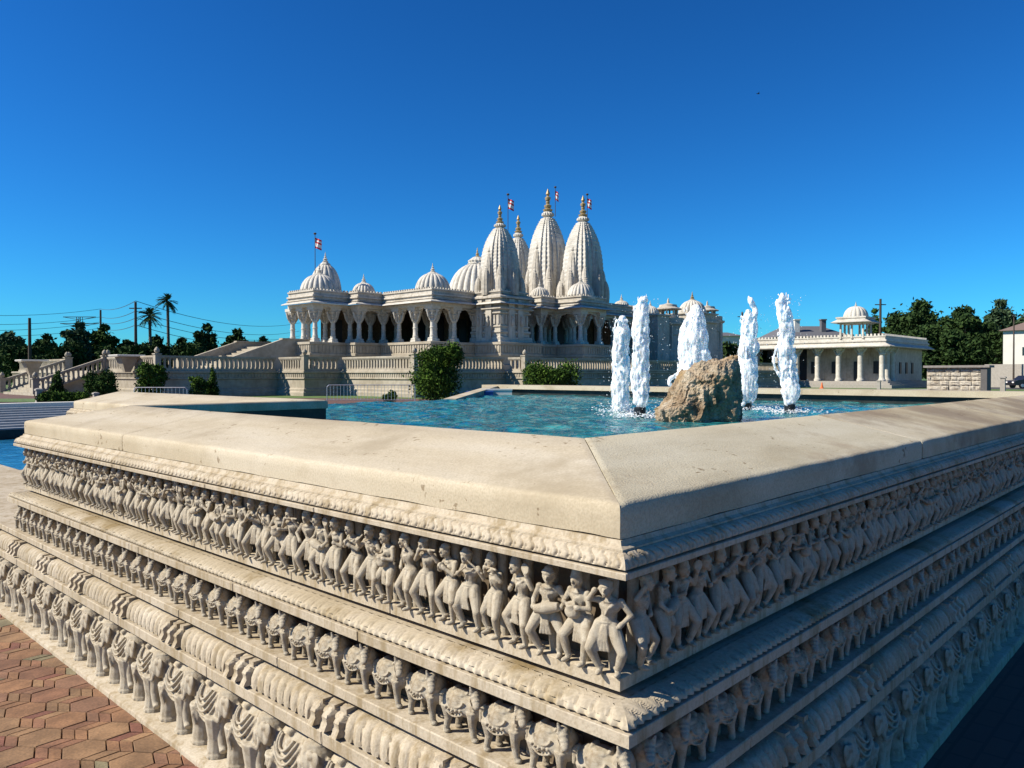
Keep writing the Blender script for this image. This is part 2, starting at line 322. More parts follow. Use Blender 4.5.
# close-range clay pavers: hexagon chains with zigzag brick strips
def pavers():
    base = sheet('paving_bed', [(-4, -4), (1.36, -4), (1.36, 12), (-4, 12)], -0.022, plain('joint_sand', (0.20, 0.155, 0.115), 0.95))
    verts = []; faces = []; cols = []
    ang = R(38); ux = Vector((math.cos(ang), math.sin(ang))); uy = Vector((-ux.y, ux.x))
    a = 0.172; hh = a*0.42; q = a*0.34; e = 0.060         # hexagon width along chain, half height of vertical edge, peak, strip height
    g = 0.0028
    tints = [(0.30, 0.155, 0.075), (0.27, 0.13, 0.07), (0.31, 0.18, 0.09), (0.24, 0.095, 0.06), (0.26, 0.22, 0.125), (0.27, 0.14, 0.08)]
    rnd = random.Random(4)
    def add(poly):
        c = sum(poly, Vector((0, 0)))/len(poly)
        w = c.x*ux + c.y*uy
        if not (-1.2 < w.x < 1.49 and 0.6 < w.y < 9.5): return
        n = len(poly); inn = [c + (p - c)*(1 - g*1.3/max((p-c).length, 1e-3)) for p in poly]; tp = [c + (p - c)*(1 - (g*1.3+0.003)/max((p-c).length, 1e-3)) for p in poly]
        b = len(verts); dz = rnd.uniform(-0.0012, 0.0012)
        for ring, z in ((inn, -0.02), (inn, -0.0035), (tp, 0.0)):
            for p in ring:
                v = p.x*ux + p.y*uy; verts.append((v.x, v.y, z + dz))
        t = rnd.choices(tints, [4, 3, 4, 2, 1.3, 2])[0]; k = rnd.uniform(0.74, 1.02); cc = (t[0]*k, t[1]*k, t[2]*k, 1)
        for r_ in (0, 1):
            for i in range(n): faces.append((b+r_*n+i, b+r_*n+(i+1) % n, b+(r_+1)*n+(i+1) % n, b+(r_+1)*n+i)); cols.append(cc)
        faces.append(tuple(b+2*n+i for i in range(n))); cols.append(cc)
    V = lambda x, y: Vector((x, y))
    P = 2*hh + 2*e      # row period
    for row in range(-60, 60):
        oy = row*P; ox = (row % 2)*a/2
        for c in range(-60, 60):
            x = c*a + ox
            add([V(x-a/2, oy-hh+q/2), V(x, oy-hh-q/2), V(x+a/2, oy-hh+q/2), V(x+a/2, oy+hh-q/2), V(x, oy+hh+q/2), V(x-a/2, oy+hh-q/2)])
            for s in range(2):
                y0 = oy + hh + s*e
                add([V(x-a/2, y0-q/2), V(x, y0+q/2), V(x, y0+q/2+e), V(x-a/2, y0-q/2+e)])
                add([V(x, y0+q/2), V(x+a/2, y0-q/2), V(x+a/2, y0-q/2+e), V(x, y0+q/2+e)])
    me = bpy.data.meshes.new('clay_pavers'); me.from_pydata(verts, [], faces); me.materials.append(M['paver'])
    at_ = me.color_attributes.new('tint', 'FLOAT_COLOR', 'CORNER'); i = 0; buf = []
    for pl, c in zip(me.polygons, cols): buf += list(c)*pl.loop_total
    at_.data.foreach_set('color', buf)
    tag(link_mesh('clay_pavers', me), kind='structure')
pavers()

# ------------------------------------------------------------------ fountain basin
h0 = 0.411
XC, YC, YL = 1.578, 1.114, 6.13
def Z(h): return EYE - h*h0
fountain = empty('fountain_basin', (XC, YC, 0), 0, 'large carved sandstone fountain basin with rows of dancers, horses and elephants', 'fountain')
def local(o):   # children keep world coordinates
    o.matrix_parent_inverse = Matrix.Translation((-XC, -YC, 0)); return o
def fb(mb, name, mat, **k): return local(mb.build(name, mat, fountain, **k))
XR = 11.6
PU = [(XR, YC), (XC, YC), (XC, YL), (3.15, YL), (3.15, 10.3)]
PLW = [(XR, YC), (XC, YC), (XC, 16.0)]
S = lambda lst: [(o*h0, Z(h)) for o, h in lst]
# coping stones: cross-section from inner bottom over ridge to outer lip
cop = [(-1.30, 0.70), (-1.30, 0.57), (-1.27, 0.535), (-1.22, 0.53), (-0.9, 0.60), (-0.5, 0.688), (-0.2, 0.748), (-0.055, 0.778), (-0.018, 0.790), (-0.003, 0.812), (0.0, 0.88), (-0.004, 1.0), (-0.16, 1.003)]
def coping_stone(pa, pb, start_mitre, end_mitre, mat, name='coping_stone', seed=0, flip=None):
    """one stone from point pa to pb along an outer edge; mitres: +1 convex, -1 concave, 0 square"""
    a = Vector(pa); b = Vector(pb); d = (b-a).normalized(); nn = Vector((-d.y, d.x)); L = (b-a).length; n = max(6, int(L/0.012)); g = 0.0032
    prof = S(cop)[::1]; vs_ = []; fs = []; m = len(prof)
    for i in range(n+1):
        for j, (o, z) in enumerate(prof):
            s0 = (-o if start_mitre > 0 else (o if start_mitre < 0 else 0)) + g; s1 = L - ((-o if end_mitre > 0 else (o if end_mitre < 0 else 0))) - g
            s = s0 + (s1 - s0)*i/n; p = a + d*s + nn*o
            w = noise.noise(Vector((p.x*7+seed, p.y*7, z*9)))*0.0035 + noise.noise(Vector((p.x*30+seed, p.y*30, z*30)))*0.0012
            edge = 1 if 6 <= j <= 11 else 0.35
            e_ = min(s - s0, s1 - s); ch = max(0, 1 - e_/0.02)*(0.0035 + 0.0035*noise.noise(Vector((p.x*25, p.y*25, seed))))
            p = p - nn*ch*(1 if j > 6 else 0); z = z - ch*(1 if 2 < j < 11 else 0); vs_.append((p.x, p.y, z + w*edge*0.8))
    for i in range(n):
        for j in range(m-1): fs.append((i*m+j, i*m+j+1, (i+1)*m+j+1, (i+1)*m+j))
        fs.append((i*m+m-1, i*m, (i+1)*m, (i+1)*m+m-1))
    fs += [tuple(range(m))[::-1], tuple(range(n*m, n*m+m))]
    return fb(MB().add(vs_, fs), name, mat, angle=50, fix=True)
coping_stone((XC, YC), (XC, 4.35), 1, 0, M['coping_l'], seed=1)
coping_stone((XC, 4.35), (XC, YL), 0, 1, M['coping_l'], seed=2)
coping_stone((XC, YL), (3.15, YL), 1, -1, M['coping_l'], seed=3)
coping_stone((3.15, YL), (3.15, 10.2), -1, 0, M['coping_l'], seed=4)
for i, (x1, x0) in enumerate(((4.1, XC), (6.4, 4.1), (8.9, 6.4), (XR, 8.9))):
    coping_stone((x1, YC), (x0, YC), 0, 1 if i == 0 else 0, [M['coping_r'], M['coping_s'], M['coping_s'], M['coping_l']][i], seed=5+i)
# far rim of the basin
FX = 11.05
mb = MB()
for y0, y1 in ((1.114, 4.6), (4.606, 7.9), (7.906, 11.2)):
    mb.box(FX-.04, FX+0.5, y0, y1, Z(0.72), Z(0.53))
fb(mb, 'far_coping', M['coping_l'])
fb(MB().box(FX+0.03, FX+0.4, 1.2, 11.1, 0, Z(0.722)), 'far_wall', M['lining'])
# slanting end of the far rim running down to the spill edge
A = Vector((FX+0.25, 11.05, Z(0.54))); B = Vector((8.1, 8.95, EYE-0.385)); d = (B-A); s_ = Vector((-d.y, d.x, 0)).normalized()*0.10; dz = Vector((0, 0, -0.09))
fb(MB().add([A-s_, A+s_, B+s_, B-s_, A-s_+dz, A+s_+dz, B+s_+dz, B-s_+dz], [(0,1,2,3),(7,6,5,4),(0,4,5,1),(1,5,6,2),(2,6,7,3),(3,7,4,0)]), 'sloping_coping', M['coping_l'], fix=True)
# inner lining walls under the near copings
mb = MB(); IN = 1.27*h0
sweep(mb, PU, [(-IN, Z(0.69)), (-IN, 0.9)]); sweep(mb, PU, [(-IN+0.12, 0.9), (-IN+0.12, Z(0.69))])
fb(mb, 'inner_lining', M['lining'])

def fade(e, w=0.012): return max(0.0, min(1.0, e/w))
# 1. fillet + scroll moulding under the coping
mb = MB(); sweep(mb, PU, S([(-0.2, 1.0), (0.0, 1.006), (0.012, 1.035), (0.045, 1.05), (0.045, 1.062), (-0.05, 1.064)])); fb(mb, 'upper_fillet', M['slab'])
def scroll(s, t, L, e):
    p = 0.040; ph = (s/p) % 1.0; cv = 0.5 + 0.27*math.sin(2*math.pi*(t-0.04)); d = min(abs(ph-cv), abs(ph-cv+1), abs(ph-cv-1))
    f = 0.003 - 0.0085*math.exp(-(d/0.085)**2)
    f -= 0.006*math.exp(-((ph-0.9)/0.08)**2)*math.exp(-((t-0.8)/0.08)**2) + 0.004*math.exp(-((ph-0.12)/0.07)**2)*math.exp(-((t-0.3)/0.12)**2)
    return f*fade(e, 0.02)*(1 if t > 0.10 else t/0.10)*(1 if t < 0.92 else (1-t)/0.08)
def joints(off, every=0.86, dep=0.005):
    def f(s, t, L, e):
        n_ = 0.0008*noise.noise(Vector((s*14, t*2, off)))
        k = int((s+off)/every); w = (s + off + 0.13*math.sin(k*7.3)) % every
        return (n_ - (dep if w < 0.0045 else 0))*fade(e, 0.01)
    return f
def arc(o0, h_0, o1, h1, n, bulge=1.0):
    return [(o0 + (o1-o0)*math.sin(math.pi/2*i/n)**bulge, h_0 + (h1-h_0)*(1-math.cos(math.pi/2*i/n))) for i in range(n+1)]
mb = MB(); sweep(mb, PU, S(arc(0.03, 1.062, 0.112, 1.148, 14)), 0.0026, scroll)
sweep(mb, PU, S([(0.112, 1.148), (0.09, 1.155), (0.0, 1.156)])); fb(mb, 'scroll_moulding', M['slab'], angle=60)
mb = MB(); sweep(mb, PU, S([(0.0, 1.163), (0.118, 1.166), (0.122, 1.17), (0.12, 1.205), (-0.3, 1.207)]), 0.004, joints(.31)); fb(mb, 'upper_slab', M['slab'])
# 2. niche of dancers
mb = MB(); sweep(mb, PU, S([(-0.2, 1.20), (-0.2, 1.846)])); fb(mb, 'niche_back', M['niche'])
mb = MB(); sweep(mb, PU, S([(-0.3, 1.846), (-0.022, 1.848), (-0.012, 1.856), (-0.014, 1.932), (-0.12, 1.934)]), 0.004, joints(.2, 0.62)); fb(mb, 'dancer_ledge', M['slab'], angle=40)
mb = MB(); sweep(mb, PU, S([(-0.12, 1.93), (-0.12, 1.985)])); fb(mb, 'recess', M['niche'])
# 3. petal moulding
def petal(s, t, L, e):
    p = 0.050; ph = (s/p + 0.55*t*t) % 1.0; c = abs(ph-0.5)*2
    f = 0.014*math.sqrt(max(0, 1 - c*c)) - 0.006 - (0.006 if c > 0.86 else 0)
    f += -0.005*math.exp(-((c-0.55)/0.09)**2)*(1 if t < .7 else 0)
    if t > 0.70:
        c2 = abs(((s/p*1.5 + 0.3) % 1.0) - 0.5)*2; f = 0.009*(1-c2) - 0.004
    return f*fade(e, 0.02)*min(1, 0.5 + t*3)
mb = MB(); sweep(mb, PU, S([(-0.14, 1.978), (0.0, 1.975)] ), None)
sweep(mb, PU, S(arc(0.0, 1.975, 0.185, 2.042, 14, 0.85)), 0.003, petal); sweep(mb, PU, S([(0.185, 2.042), (0.15, 2.05), (0.05, 2.052)]))
fb(mb, 'petal_moulding', M['petal'], angle=60)
mb = MB(); sweep(mb, PU, S([(0.05, 2.06), (0.195, 2.062), (0.20, 2.066), (0.198, 2.138), (-0.2, 2.14)]), 0.004, joints(.62)); fb(mb, 'middle_slab', M['slab'])
# 4. niche of horses
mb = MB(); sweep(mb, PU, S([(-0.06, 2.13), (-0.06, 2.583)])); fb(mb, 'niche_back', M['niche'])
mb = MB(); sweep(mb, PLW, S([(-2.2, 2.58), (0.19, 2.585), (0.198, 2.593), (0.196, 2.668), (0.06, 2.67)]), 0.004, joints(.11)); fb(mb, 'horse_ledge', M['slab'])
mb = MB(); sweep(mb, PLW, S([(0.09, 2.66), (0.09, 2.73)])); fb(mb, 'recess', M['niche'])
# 5. ribbed moulding with curled blocks
BP = 0.62
def ribs(s, t, L, e):
    u = (s % BP)/BP; f = 0
    if u < 0.66:
        p = 0.047; ph = ((s % BP)/p + 0.4*t*t) % 1.0; c = abs(ph-0.5)*2; f = 0.013*math.sqrt(max(0, 1-c*c)) - 0.005 - (0.006 if c > 0.88 else 0) - 0.004*math.exp(-((c-0.6)/0.08)**2)
    else:
        k = (u - 0.66)/0.34*3; ph = k % 1.0
        f = (0.020 if 0.12 < ph < 0.62 else -0.006) + (0.006*math.sin(t*14) if t > 0.3 else 0)
    return f*fade(e, 0.02)*min(1, 0.15 + t*4)
mb = MB(); sweep(mb, PLW, S([(0.05, 2.722), (0.13, 2.742)]))
sweep(mb, PLW, S(arc(0.13, 2.742, 0.265, 2.925, 10, 0.9)), 0.005, ribs); sweep(mb, PLW, S([(0.265, 2.925), (0.23, 2.935), (0.15, 2.937)]))
for wall in (0, 1):
    n_ = int(((16-YC) if wall else (XR-XC))/BP)
    for i in range(n_):
        for q in range(3):
            s = (i + 0.66 + 0.34*(q+0.37)/3)*BP; w = 0.032
            if wall: cx, cy, ux = XC - 0.155*h0, YC + s, (0, 1)
            else:
                s2 = (XR-XC) - s; cx, cy, ux = XR - s, YC - 0.155*h0, (1, 0)
            mb.obox((cx, cy), ux, w/2*1.1, 0.030, Z(2.80), Z(2.715 if q == 0 else 2.73))
fb(mb, 'ribbed_moulding', M['slab'], angle=50)
mb = MB(); sweep(mb, PLW, S([(0.15, 2.95), (0.292, 2.952), (0.30, 2.96), (0.297, 3.058), (-0.1, 3.06)]), 0.004, joints(.47)); fb(mb, 'lower_slab', M['slab'])
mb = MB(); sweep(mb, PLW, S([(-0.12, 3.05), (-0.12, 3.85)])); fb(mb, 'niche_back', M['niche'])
mb = MB(); sweep(mb, PLW, S([(-0.2, 3.83), (0.40, 3.835), (0.425, 3.85), (0.43, 3.875), (0.43, 3.96)]), 0.05, lambda s, t, L, e: 0.002*noise.noise(Vector((s*7, t*3, 0)))); fb(mb, 'plinth', M['slab'], angle=40)

# ---- carved figures
def dancer_mesh(i):
    rnd = random.Random(100+i); mb = MB(); sw = rnd.uniform(-0.05, 0.05); mir = -1 if i % 3 == 1 else 1
    V = lambda x, y, z: Vector((x*mir, y, z))
    hip = V(sw, -0.02, 0.47); chest = V(sw*0.3 + rnd.uniform(-.02, .02), -0.03, 0.68); head = V(chest.x*mir + rnd.uniform(-.035, .035), -0.10, 0.86)
    kz = rnd.uniform(0.24, 0.29); wide = rnd.uniform(0.13, 0.185)
    for s in (-1, 1):
        hp = hip + V(s*0.055, 0, 0)*1; kn = V(s*wide + sw*0.5, -0.13, kz + s*0.01); ft = V(s*rnd.uniform(0.05, 0.12), -0.06, 0.035)
        mb.path([hp, hp.lerp(kn, .5), kn, kn.lerp(ft, .35), ft], [0.072, 0.066, 0.048, 0.047, 0.030], 10); mb.ell(kn, 0.049); mb.ell(hp, 0.075)
        mb.ell(ft + V(0.01*s, -0.045, -0.012), (0.032, 0.068, 0.026))
        mb.tube(ft + Vector((0, 0, .03)), ft + Vector((0, 0, .05)), 0.04, 0.04, 10)
    mb.ell(hip + Vector((0, 0, .03)), (0.092, 0.075, 0.08)); mb.path([hip, hip.lerp(chest, .5), chest], [0.082, 0.066, 0.088], 12); mb.ell(chest, (0.108, 0.075, 0.09))
    # belt, sash with folds
    mb.ell(hip + Vector((0, 0, .045)), (0.102, 0.085, 0.02))
    for k in range(4): mb.path([hip + V(0.01*(k-1.5), -0.075, 0.02), hip + V(0.022*(k-1.5)+.008, -0.10, -0.12), hip + V(0.038*(k-1.5)+.012, -0.085, -0.235)], [0.013, 0.015, 0.018], 6)
    for s in (-1, 1):   # tunic flaps
        mb.path([hip + V(s*.07, -.03, .03), hip + V(s*.11, -.07, -.08), hip + V(s*.12, -.06, -.14)], [0.035, 0.045, 0.03], 8)
    mb.tube(chest, head, 0.035, 0.034, 10)
    mb.ell(head, (0.066, 0.066, 0.080)); mb.ell(head + V(0, -0.070, -0.008), (0.014, 0.022, 0.022)); mb.ell(head + V(0, -0.055, -0.045), (0.028, 0.018, 0.011)); mb.ell(head + V(0, -0.05, 0.03), (0.05, 0.022, 0.010)); mb.ell(head + V(0, -0.045, -0.066), (0.026, 0.02, 0.014))
    for s in (-1, 1): mb.ell(head + V(s*0.024, -0.056, 0.012), (0.013, 0.009, 0.007)); mb.ell(head + V(s*0.06, 0, 0), (0.012, 0.02, 0.026))
    st = i % 4
    if st == 0: mb.ell(head + V(0, 0, .045), (0.078, 0.075, 0.038)); mb.ell(head + V(0, 0, .075), (0.05, 0.05, 0.04))
    elif st == 1: mb.path([head + V(0, 0, .03), head + V(0, 0, .09), head + V(0, 0, .135)], [0.066, 0.052, 0.018], 10)
    elif st == 2: mb.ell(head + V(0, 0.01, .045), (0.066, 0.066, 0.045)); mb.ell(head + V(0.05, .01, .06), 0.026)
    else: mb.ell(head + V(0, 0.01, .05), (0.082, 0.07, 0.03)); mb.ell(head + V(0, 0.01, .085), (0.06, 0.055, 0.03))
    mb.path([chest + V(-.075, -.05, .05), chest + V(0, -.085, -.02), chest + V(.03, -.08, -.09)], [0.012]*3, 6)
    mb.ell(chest + V(0, -.065, .05), (0.05, 0.02, 0.018))
    shl = chest + V(-0.105, -0.01, 0.045); shr = chest + V(0.105, -0.01, 0.045); pose = i % 7
    def arm(sh, el, ha): mb.path([sh, el, ha], [0.034, 0.029, 0.021], 8); mb.ell(sh, 0.038); mb.ell(el, 0.030); mb.ell(ha, (0.028, 0.026, 0.03)); mb.tube(ha.lerp(el, .12), ha.lerp(el, .2), 0.029, 0.029, 8)
    if pose == 0:   # long drum at the waist
        arm(shl, V(-0.17, -0.06, 0.58), V(-0.15, -0.13, 0.52)); arm(shr, V(0.17, -0.05, 0.60), V(0.15, -0.14, 0.55))
        a = V(-0.13, -0.14, 0.50); b = V(0.13, -0.15, 0.56); mb.path([a, a.lerp(b, .5), b], [0.046, 0.066, 0.046], 14)
    elif pose == 1:  # tambourine raised
        arm(shl, V(-0.19, -0.05, 0.66), V(-0.17, -0.12, 0.83)); arm(shr, V(0.15, -0.08, 0.58), V(0.06, -0.15, 0.62)); mb.tube(V(-0.17, -0.10, 0.88), V(-0.17, -0.135, 0.88), 0.062, 0.062, 16)
    elif pose == 2:  # flute
        arm(shl, V(-0.17, -0.09, 0.66), V(-0.05, -0.16, 0.80)); arm(shr, V(0.18, -0.08, 0.68), V(0.13, -0.16, 0.81)); mb.tube(V(-0.08, -0.155, 0.81), V(0.22, -0.16, 0.83), 0.012, 0.014, 8)
    elif pose == 3:  # hand on hip, arm out
        arm(shl, V(-0.19, -0.03, 0.60), V(-0.10, -0.09, 0.50)); arm(shr, V(0.20, -0.07, 0.73), V(0.13, -0.13, 0.84))
    elif pose == 4:  # two sticks
        arm(shl, V(-0.18, -0.07, 0.64), V(-0.16, -0.14, 0.74)); arm(shr, V(0.18, -0.06, 0.62), V(0.13, -0.15, 0.66))
        mb.tube(V(-0.21, -0.13, 0.70), V(-0.02, -0.17, 0.84), 0.012, 0.012, 8); mb.tube(V(0.19, -0.14, 0.62), V(0.0, -0.17, 0.76), 0.012, 0.012, 8)
    elif pose == 5:  # round pot drum
        arm(shl, V(-0.16, -0.07, 0.60), V(-0.08, -0.17, 0.62)); arm(shr, V(0.16, -0.07, 0.59), V(0.08, -0.17, 0.60)); mb.ell(V(0, -0.14, 0.54), (0.085, 0.07, 0.07)); mb.tube(V(0, -0.15, .58), V(0, -.17, .63), 0.06, 0.05, 12)
    else:           # cymbals in front
        arm(shl, V(-0.15, -0.09, 0.60), V(-0.035, -0.17, 0.66)); arm(shr, V(0.15, -0.09, 0.60), V(0.04, -0.17, 0.68)); mb.tube(V(-0.02, -0.17, .68), V(-0.005, -.17, .68), 0.05, 0.05, 14); mb.tube(V(0.015, -0.17, .685), V(0.03, -.17, .69), 0.05, 0.05, 14)
    # supporting stone behind
    mb.path([V(0, 0.08, 0.0), V(sw*.5, 0.06, 0.5), V(0, 0.05, 0.98)], [0.05, 0.055, 0.06], 10)
    return remeshed('carved_dancer', mb, 0.0088, M['carve'])
def horse_mesh(i):
    mb = MB(); rnd = random.Random(50+i); V = lambda x, y, z: Vector((x, y, z))
    mb.ell(V(0, 0, .52), (0.35, 0.20, 0.205), 20, 14); mb.ell(V(-.22, 0, .52), (0.18, 0.19, 0.20)); mb.ell(V(.24, 0, .52), (0.17, 0.18, 0.20))
    for x, y, lift in ((-.26, -.11, 0), (-.22, .10, .0), (.24, -.11, .0), (.30, .09, .06)):
        k = V(x + (0.03 if x < 0 else -0.01) + lift*.8, y, .26); f = V(x + (-0.02 if x < 0 else 0.02), y, .05 + lift)
        mb.path([V(x, y, .50), k, f], [0.10, 0.058, 0.045], 10); mb.ell(k, 0.062); mb.ell(f + V(.02, 0, -.01), (0.062, 0.055, 0.045))
    ny = -0.16 + rnd.uniform(-.04, .04)
    mb.path([V(.26, 0, .62), V(.33, ny*.6, .76), V(.36, ny, .88)], [0.15, 0.115, 0.085], 12)
    hd = V(.37, ny-.05, .88); mb.ell(hd, (0.085, 0.08, 0.08)); sn = hd + V(.12, -.10, -.15); mb.path([hd, sn], [0.075, 0.050], 10); mb.ell(sn, (0.058, 0.055, 0.055)); mb.ell(hd + V(.055, -.055, -.01), 0.026); mb.ell(hd + V(-.02, -.08, .0), 0.024)
    for q_ in (.3, .62, .85): c_ = hd.lerp(sn, q_); mb.tube(c_, c_ + (sn-hd)*.08, .088-.03*q_, .086-.03*q_, 10)
    for s in (-1, 1): mb.path([hd + V(-.01, s*.055, .05), hd + V(-.02, s*.085, .15)], [0.038, 0.012], 8)
    for k in range(6): q = V(.22, 0, .80).lerp(V(.38, ny, 1.0), k/5); mb.ell(q, (0.035, 0.035, 0.045))
    mb.path([sn + V(-.04, 0, .04), hd + V(-.02, -.085, -.06), V(.27, -.17, .62)], [0.012]*3, 6)
    for k in range(7):  # collar beads
        t = math.pi*(0.15 + 0.75*k/6); mb.ell(V(.30, -0.175*math.sin(t), .62 + .17*math.cos(t)), 0.026)
    mb.ell(V(-.06, 0, .535), (0.225, 0.225, 0.212), 20, 14)      # saddle cloth
    mb.ell(V(-.03, -.02, .70), (0.15, 0.14, 0.06)); mb.ell(V(-.16, 0, .74), (0.04, 0.10, 0.05)); mb.ell(V(.10, 0, .74), (0.035, 0.09, 0.05))
    pts = [V(-.03 + .15*math.cos(t), -.19 - .02*math.sin(t), .64 - .11*math.sin(t)) for t in [math.pi*k/8 for k in range(9)]]; mb.path(pts, [0.017]*9, 6)
    pts = [V(-.06 + .20*math.cos(t), -0.212, .52 - .15*math.sin(t)) for t in [math.pi*k/10 for k in range(11)]]
    pts = [p + V(0, 0.06*abs((p.x+.06)/.2)**2 + .25*max(0, .5-p.z)*.4, 0) for p in pts]; mb.path(pts, [0.016]*11, 6)
    for k in range(5): mb.ell(V(-.06 + .07*(k-2), -.235 + .012*abs(k-2), .47 + .01*abs(k-2)), 0.022)
    mb.path([V(-.36, 0, .66), V(-.43, -.03, .60), V(-.44, -.04, .38)], [0.035, 0.045, 0.03], 8)
    mb.path([V(-.3, .17, .45), V(.3, .17, .45)], [.2, .2], 8)
    return remeshed('carved_horse', mb, 0.0125, M['carve'])
def elephant_mesh(i):
    mb = MB(); rnd = random.Random(70+i); V = lambda x, y, z: Vector((x, y, z))
    mb.ell(V(.08, 0.02, .60), (0.44, 0.27, 0.34), 22, 16); mb.ell(V(.3, 0.02, .58), (0.24, 0.25, 0.33))
    lx = rnd.uniform(-.02, .02)
    for x, y, r_ in ((-.15+lx, -.17, .145), (-.22, .10, .13), (.36, -.15, .14), (.30, .10, .13)):
        mb.path([V(x, y, .55), V(x, y, .25), V(x, y-.005, .05)], [r_*1.15, r_*.86, r_*.92], 12); mb.tube(V(x, y, 0), V(x, y, .055), r_*1.08, r_*1.02, 12)
        for t in range(3): mb.ell(V(x - .05 + .05*t, y - r_*.9, .03), 0.024)
    hd = V(-.34, -.17, .78); mb.ell(hd, (0.205, 0.195, 0.215), 16, 12); mb.ell(hd + V(-.02, -.05, .13), (0.125, 0.115, 0.085))
    mb.ell(hd + V(0, -.01, .17), (0.14, 0.12, 0.035))           # head cloth
    for k in range(5): mb.ell(hd + V(-.12 + .06*k, -.165 + .02*abs(k-2), .10), 0.022)
    ex = hd + V(.13, -.13, .0); mb.ell(ex, (0.085, 0.030, 0.175), 14, 12, Matrix.Rotation(R(28), 3, 'Y')); mb.ell(ex + V(-.03, -.02, .09), (0.06, 0.028, 0.05))
    ex2 = hd + V(-.13, .06, .0); mb.ell(ex2, (0.04, 0.07, 0.15))
    mb.ell(hd + V(-.05, -.165, .02), 0.022)
    cur = rnd.uniform(-.04, .04)
    mb.path([hd + V(-.09, -.08, -.04), V(-.47, -.25, .52), V(-.47+cur*.3, -.27, .32), V(-.43+cur, -.27, .17), V(-.36+cur, -.29, .13)], [0.115, 0.08, 0.062, 0.055, 0.045], 12)
    for k in range(5): q = V(-.47, -.255, .50 - .055*k); mb.tube(q, q + V(0, -.002, .02), 0.080-.006*k, 0.080-.006*k, 12)
    mb.path([hd + V(-.02, -.15, -.10), V(-.33, -.35, .56), V(-.40, -.42, .60)], [0.030, 0.024, 0.010], 8)   # tusk
    mb.ell(V(.08, .08, .38), (.42, .14, .36))
    for k in range(7):  # folds of the draped blanket
        rx = 0.12 + 0.062*k; pts = []
        for q in range(15):
            t = math.pi*(q/14)*0.95 + .1; x = .12 + rx*math.cos(t)*1.0; z = .86 - (rx*1.35)*math.sin(t)*0.95
            u = ((x-.08)/.45)**2 + ((z-.60)/.35)**2; y = .01 - .285*math.sqrt(max(0.12, 1-u))
            pts.append(V(x, y, z))
        mb.path([p_ + V(0, -.008, 0) for p_ in pts], [0.019]*15, 6)
    mb.path([V(.10, -.18, .87), V(.12, 0, .96), V(.14, .18, .88)], [.05, .06, .05], 8)
    for k in range(7): mb.path([V(-.10, -.24, .66 - .0*k) + V(.0, 0, -.03*k), V(-.19, -.26, .62 - .05*k)], [.015, .012], 6)
    mb.path([V(-.06, -.26, .62), V(-.10, -.30, .42), V(-.04, -.29, .30)], [.03, .035, .012], 8)   # hanging cloth tip
    mb.path([V(.55, -.05, .62), V(.58, -.08, .45), V(.56, -.09, .3)], [.03, .022, .03], 8)
    return remeshed('carved_elephant', mb, 0.0115, M['carve'])
DM = [dancer_mesh(i) for i in range(14)]; HM = [horse_mesh(i) for i in range(3)]; EM = [elephant_mesh(i) for i in range(3)]
rnd = random.Random(11)
def put(name, me, x, y, z, rz, sc):
    o = link_mesh(name, me, fountain, (x - XC, y - YC, z), rz, sc); return o
DH = (1.846 - 1.207)*h0; sp = 0.0985
order = []
while len(order) < 110:
    b = list(range(14)); rnd.shuffle(b)
    if order and b[0] == order[-1]: b.reverse()
    order += b
nl = int((YL - YC - 0.02)/sp)
for i in range(nl):
    y = YC + 0.045 + i*(YL - YC - 0.1)/(nl-1) if nl > 1 else 0
    put('carved_dancer', DM[order[i]], XC - 0.035*h0 + 0.040, y, Z(1.846) - 0.002, -math.pi/2 + rnd.uniform(-.35, .35), (DH*1.02*rnd.uniform(.97, 1.05), DH*rnd.uniform(.9, 1.0), DH*rnd.uniform(.96, 1.0)))
for i in range(99 - nl):
    x = XC + 0.115 + i*sp
    put('carved_dancer', DM[order[(i+37) % 110]], x, YC - 0.035*h0 + 0.040, Z(1.846) - 0.002, rnd.uniform(-.35, .35), (DH*1.02*rnd.uniform(.97, 1.05), DH*rnd.uniform(.9, 1.0), DH*rnd.uniform(.96, 1.0)))
HH = (2.583 - 2.14)*h0; hs_ = HH*0.99; sp = 0.170
i = 0; y = YC + 0.03
while y < YL - 0.02:
    put('carved_horse', HM[i % 3], XC - 0.03*h0 - .008, y, Z(2.583) - 0.002, -math.pi/2 + R(2 + rnd.uniform(-4, 4)), (hs_*1.12, hs_*1.15, hs_*rnd.uniform(.96, 1.0))); y += sp; i += 1
x = XC + 0.10
while x < 8.2:
    put('carved_horse', HM[i % 3], x, YC - 0.03*h0 - .008, Z(2.583) - 0.002, -R(2 + rnd.uniform(-4, 4)), (-hs_*1.12, hs_*1.15, hs_*rnd.uniform(.96, 1.0))); x += sp; i += 1
EH = (3.84 - 3.06)*h0*0.97; sp = 0.318
i = 0; y = YC + 0.16
while y < 9.4:
    put('carved_elephant', EM[i % 3], XC - 0.10*h0 + .01, y, Z(3.835) - 0.002, -math.pi/2 + R(-6 + rnd.uniform(-3, 3)), (EH*1.08, EH*1.05, EH*rnd.uniform(.97, 1.0))); y += sp; i += 1
x = XC + 0.16
while x < 8.2:
    put('carved_elephant', EM[i % 3], x, YC - 0.10*h0 + .01, Z(3.835) - 0.002, -R(-6 + rnd.uniform(-3, 3)), (-EH*1.08, EH*1.05, EH*rnd.uniform(.97, 1.0))); x += sp; i += 1

